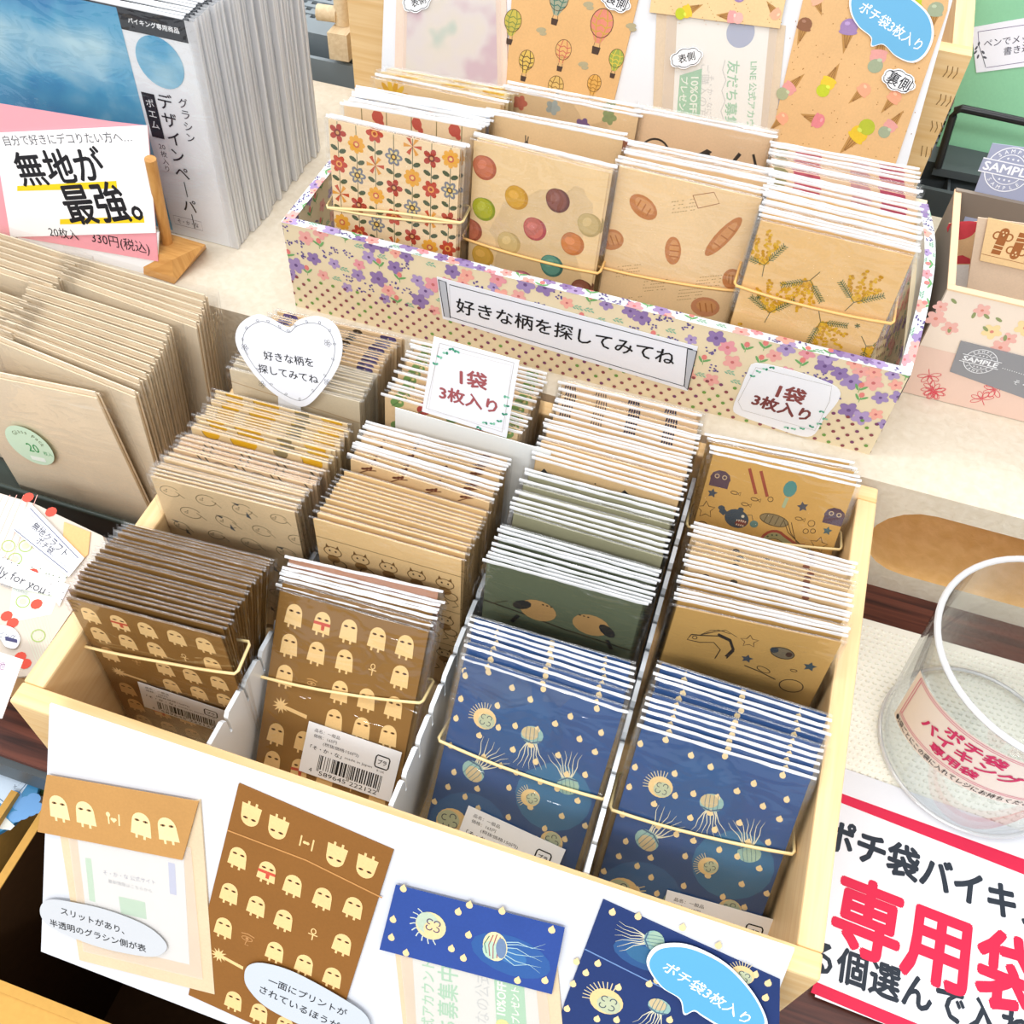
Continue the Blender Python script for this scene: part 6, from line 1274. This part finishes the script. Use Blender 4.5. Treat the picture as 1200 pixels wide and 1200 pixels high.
def right_box():
    t = thing('flower_sample_box', 'small open box covered in pale pink flower paper at the right', 'box'); x0, x1, y0, y1, z0, z1, w = .1075, .30, .467, .56, .0905, .166, .003
    I = Ink().set(.001, 0, 0, 0, .001, 0); W = (x1 - x0) * 1000; H = (z1 - z0) * 1000; rr = random.Random(9)
    I.rect(0, 0, W, 36, '#e6c8b8', 1)
    for i in range(26): x, y = rr.uniform(0, W), rr.uniform(40, H - 4); flower(I, x, y, rr.uniform(.9, 1.5), rr.choice(('#e8b3a8', '#ecc0a6', '#efd6a0')), '#d98a7a', 2)
    for i in range(22): x, y = rr.uniform(0, W), rr.uniform(38, H - 4); I.ell(x, y, 2.2, 1., '#8f9a68', 2, rr.uniform(0, 180), 8)
    for i in range(16):
        x, y = rr.uniform(4, W - 4), rr.uniform(5, 33); a = rr.uniform(0, 6)
        for j in range(5): I.ring(x + 3.4 * math.cos(a + j * .8), y + 3.4 * math.sin(a + j * .8), 3, 1.3, .35, '#d9505e', 3, math.degrees(a + j * .8), 10)
        I.line([(x, y), (x - 5 * math.cos(a + 1.6), y - 5 * math.sin(a + 1.6))], .4, '#d9505e', 3)
    m = Mb(); m.box(x0, y0, z0, x1, y0 + w, z1, '#ecdccb'); m.ink(I, lambda u, v, n: Vector((x0 + u, y0 - n, z0 + v)), .00005, .00004); m.build('front_panel', M_PAPER, t)
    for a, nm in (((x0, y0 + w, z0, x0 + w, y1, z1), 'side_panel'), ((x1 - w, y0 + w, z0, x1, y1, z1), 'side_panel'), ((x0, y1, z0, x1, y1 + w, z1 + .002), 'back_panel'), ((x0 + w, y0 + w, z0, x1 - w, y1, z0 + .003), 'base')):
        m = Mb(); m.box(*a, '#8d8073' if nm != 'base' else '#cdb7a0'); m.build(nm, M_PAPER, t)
    m = Mb(); m.box(x0 - .0005, y0 - .0005, z1, x1, y0 + w + .001, z1 + .001, '#e9c9a2'); m.box(x0 - .0005, y0 + w + .0011, z1, x0 + w + .0005, y1 + w, z1 + .001, '#e9c9a2'); m.build('rim', M_PAPER, t)
    P = Plane((0, y0 - .0003, 0), (1, 0, 0), (0, 0, 1)); I = Ink(); I.set(); G = '#eceef2'; c = P.uv(1149, 423)
    def seal(I, P, c, r, bar, G=G):
        I.ring(c[0], c[1], r, r, r * .05, G, 2, n=28); I.ring(c[0], c[1], r * .68, r * .68, r * .04, G, 2, n=24)
        I.rect(c[0] - r * 1.25, c[1] - r * .3, c[0] + r * 1.25, c[1] + r * .3, bar, 3); I.line([(c[0] - r * 1.25, c[1] + r * .3), (c[0] + r * 1.25, c[1] + r * .3)], r * .05, G, 4); I.line([(c[0] - r * 1.25, c[1] - r * .3), (c[0] + r * 1.25, c[1] - r * .3)], r * .05, G, 4)
        I.text('SAMPLE', c[0], c[1], r * .55, G, 5, .03, fit=r * 2.2)
        for s in (1, -1):
            for i, ch in enumerate('SAMPLE'):
                a = math.radians(90 - (i - 2.5) * 19) if s > 0 else math.radians(270 + (i - 2.5) * 19); I.text(ch, c[0] + r * .84 * math.cos(a), c[1] + r * .84 * math.sin(a), r * .24, G, 3, .02, rot=math.degrees(a) - 90 if s > 0 else math.degrees(a) + 90)
            for i in (-1, 0, 1): star(I, c[0] + i * r * .22, c[1] + s * r * .48, r * .07, G, 3)
    seal(I, P, c, .0085, '#8f9094'); [I.ell(c[0] + .0125 + i * .0013, c[1] - .0008 - i * .0001, .0003, .0003, G, 3, n=6) for i in range(16)]
    I.tpx(P, 'そ・か・な', (1188, 446), (1228, 460), G, 3)
    m = Mb(); m.slab(P.px([(1126, 399), (1290, 440), (1280, 495), (1113, 435)]), P.p, 0, .0004, '#8f9094'); m.ink(I, P.p, .00045, .00004); tag(m.build('sample_label', M_PAPER), 'grey sample label stuck on the pale pink flower box', 'label')
    # SAMPLE card standing behind, envelopes inside
    PQ = leanplane(.553, .12, 12); I = Ink(); I.set(); seal(I, PQ, PQ.uv(1182, 199), .0125, '#a3a8c0', '#f2f3f8')
    m = Mb(); m.slab(PQ.px([(1163, 168), (1290, 185), (1270, 330), (1128, 262)]), PQ.p, -.0008, 0, '#a3a8c0'); m.ink(I, PQ.p, .00005, .00004); tag(m.build('sample_slip', M_PAPER), 'blue grey sample slip standing inside the small flower box', 'card')
    PR = leanplane(.520, .10, 10); I = Ink(); I.set(); I.poly(PR.px(smooth([(1112, 262), (1146, 260), (1140, 275), (1125, 281), (1113, 278)], 3)), '#d2464f', 1); I.poly(PR.px([(1114, 301), (1128, 299), (1137, 303), (1137, 309), (1114, 309)]), '#c9434c', 1); I.poly(PR.px([(1114, 310), (1136, 310), (1133, 345), (1116, 345)]), '#eeeeec', 1)
    m = Mb(); m.slab(PR.px([(1112, 262), (1147, 260), (1141, 290), (1133, 360), (1114, 352)]), PR.p, -.001, 0, '#e2bb8c'); m.ink(I, PR.p, .00005, .00004); tag(m.build('polka_envelope', M_KRAFT), 'kraft envelope with big red dots inside the small flower box', 'envelope')
    PR = leanplane(.500, .10, 10); e = thing('figurine_envelope', 'open kraft envelope with brown clay figure print inside the small flower box', 'envelope')
    pxslab(e, 'body', PR, [(1146, 255), (1260, 270), (1240, 400), (1131, 350)], -.001, 0, '#dac2a8', M_KRAFT)
    I = Ink(); B = '#a56536'
    for x, y, s in ((1173, 281, 1), (1193, 288, -1), (1212, 292, 1)):
        local(I, PR, x, y, 1.0, (x + 20, y + 4)); I.ell(0, 4.6 * s, 2.5, 2.9, B, 1, n=14); I.rect(-2.4, min(-8 * s, 4 * s), 2.4, max(-8 * s, 4 * s), B, 1)
        for sx in (-1, 1): I.ring(sx * 3.1, 2.6 * s, 1.9, 2., .8, B, 1, n=12); I.ell(sx * .9, 5. * s, .45, .5, '#f0d2a0', 3, n=6)
        I.ell(0, 3.4 * s, .55, .7, '#f0d2a0', 3, n=6); I.line([(-2.4, -2.6 * s), (2.4, -2.9 * s)], .5, '#f0d2a0', 2); I.line([(-2.4, -5 * s), (2.4, -5.3 * s)], .5, '#f0d2a0', 2)
    I.set(); I.line(PR.px([(1150, 296), (1180, 303), (1230, 315)]), .0003, B, 1)
    pxslab(e, 'folded_flap', PR, [(1158, 254), (1250, 275), (1245, 325), (1148, 304)], .0008, .0014, '#eecb96', M_KRAFT, I, label='tan flap with brown clay figures')
right_box()
def green_corner():
    P = leanplane(.74, .10, 15); t = thing('green_board', 'pale green display board standing in the top right corner', 'board')
    pxslab(t, 'panel', P, [(1146, -80), (1400, -80), (1400, 260), (1090, 190), (1118, 120), (1140, 20)], -.002, 0, '#ffffff', M_GREEN)
    I = Ink(); I.set(); I.line(P.px([(1146, 37), (1260, 20)]), .0004, '#7a6f90', 1); I.line(P.px([(1146, 37), (1147, 50)]), .0004, '#7a6f90', 1); I.line(P.px([(1156, 79), (1270, 62)]), .0004, '#7a6f90', 1)
    I.tpx(P, 'ペンでメッセージ', (1153, 51), (1240, 40), '#4a4658', 2); I.tpx(P, '書き込めます', (1176, 60), (1240, 50), '#4a4658', 2)
    I.line(P.px([(1155, 79), (1152, 68), (1148, 56), (1146, 50)]), .0004, '#5a5a64', 2)
    for x, y in ((1143, 61), (1152, 61), (1146, 66), (1154, 67), (1147, 51), (1144, 56)): local(I, P, x, y); I.ell(0, 0, 1.5, .7, '#5a5a64', 2, 40 + x * 9, 8)
    m = Mb(); m.slab(P.px([(1138, 32), (1290, 5), (1300, 65), (1144, 85)]), P.p, .0004, .0008, '#f0eff8'); m.ink(I, P.p, .00085, .00004); tag(m.build('pen_label', M_PAPER), 'white framed label with a small plant drawing on the green board', 'label')
    w = thing('wire_stand', 'black wire loop stand in front of the green board', 'stand'); Q = leanplane(.70, .10, 5); z = [Q.p(*Q.uv(*p)) for p in ((1099, 196), (1108, 165), (1117, 136), (1121, 129), (1127, 127), (1160, 134), (1215, 146), (1260, 156))]
    m = Mb(); m.tubep(z, .0028, n=8); m.build('loop', M_BLACK, w)
    m = Mb(); q = [at(1095, 196, .100), at(1105, 168, .100), at(1200, 188, .100), at(1190, 214, .100)]; m.hexa([p - Vector((0, 0, .006)) for p in q] + q); m.build('rail', M_DPLAS, w)
green_corner()
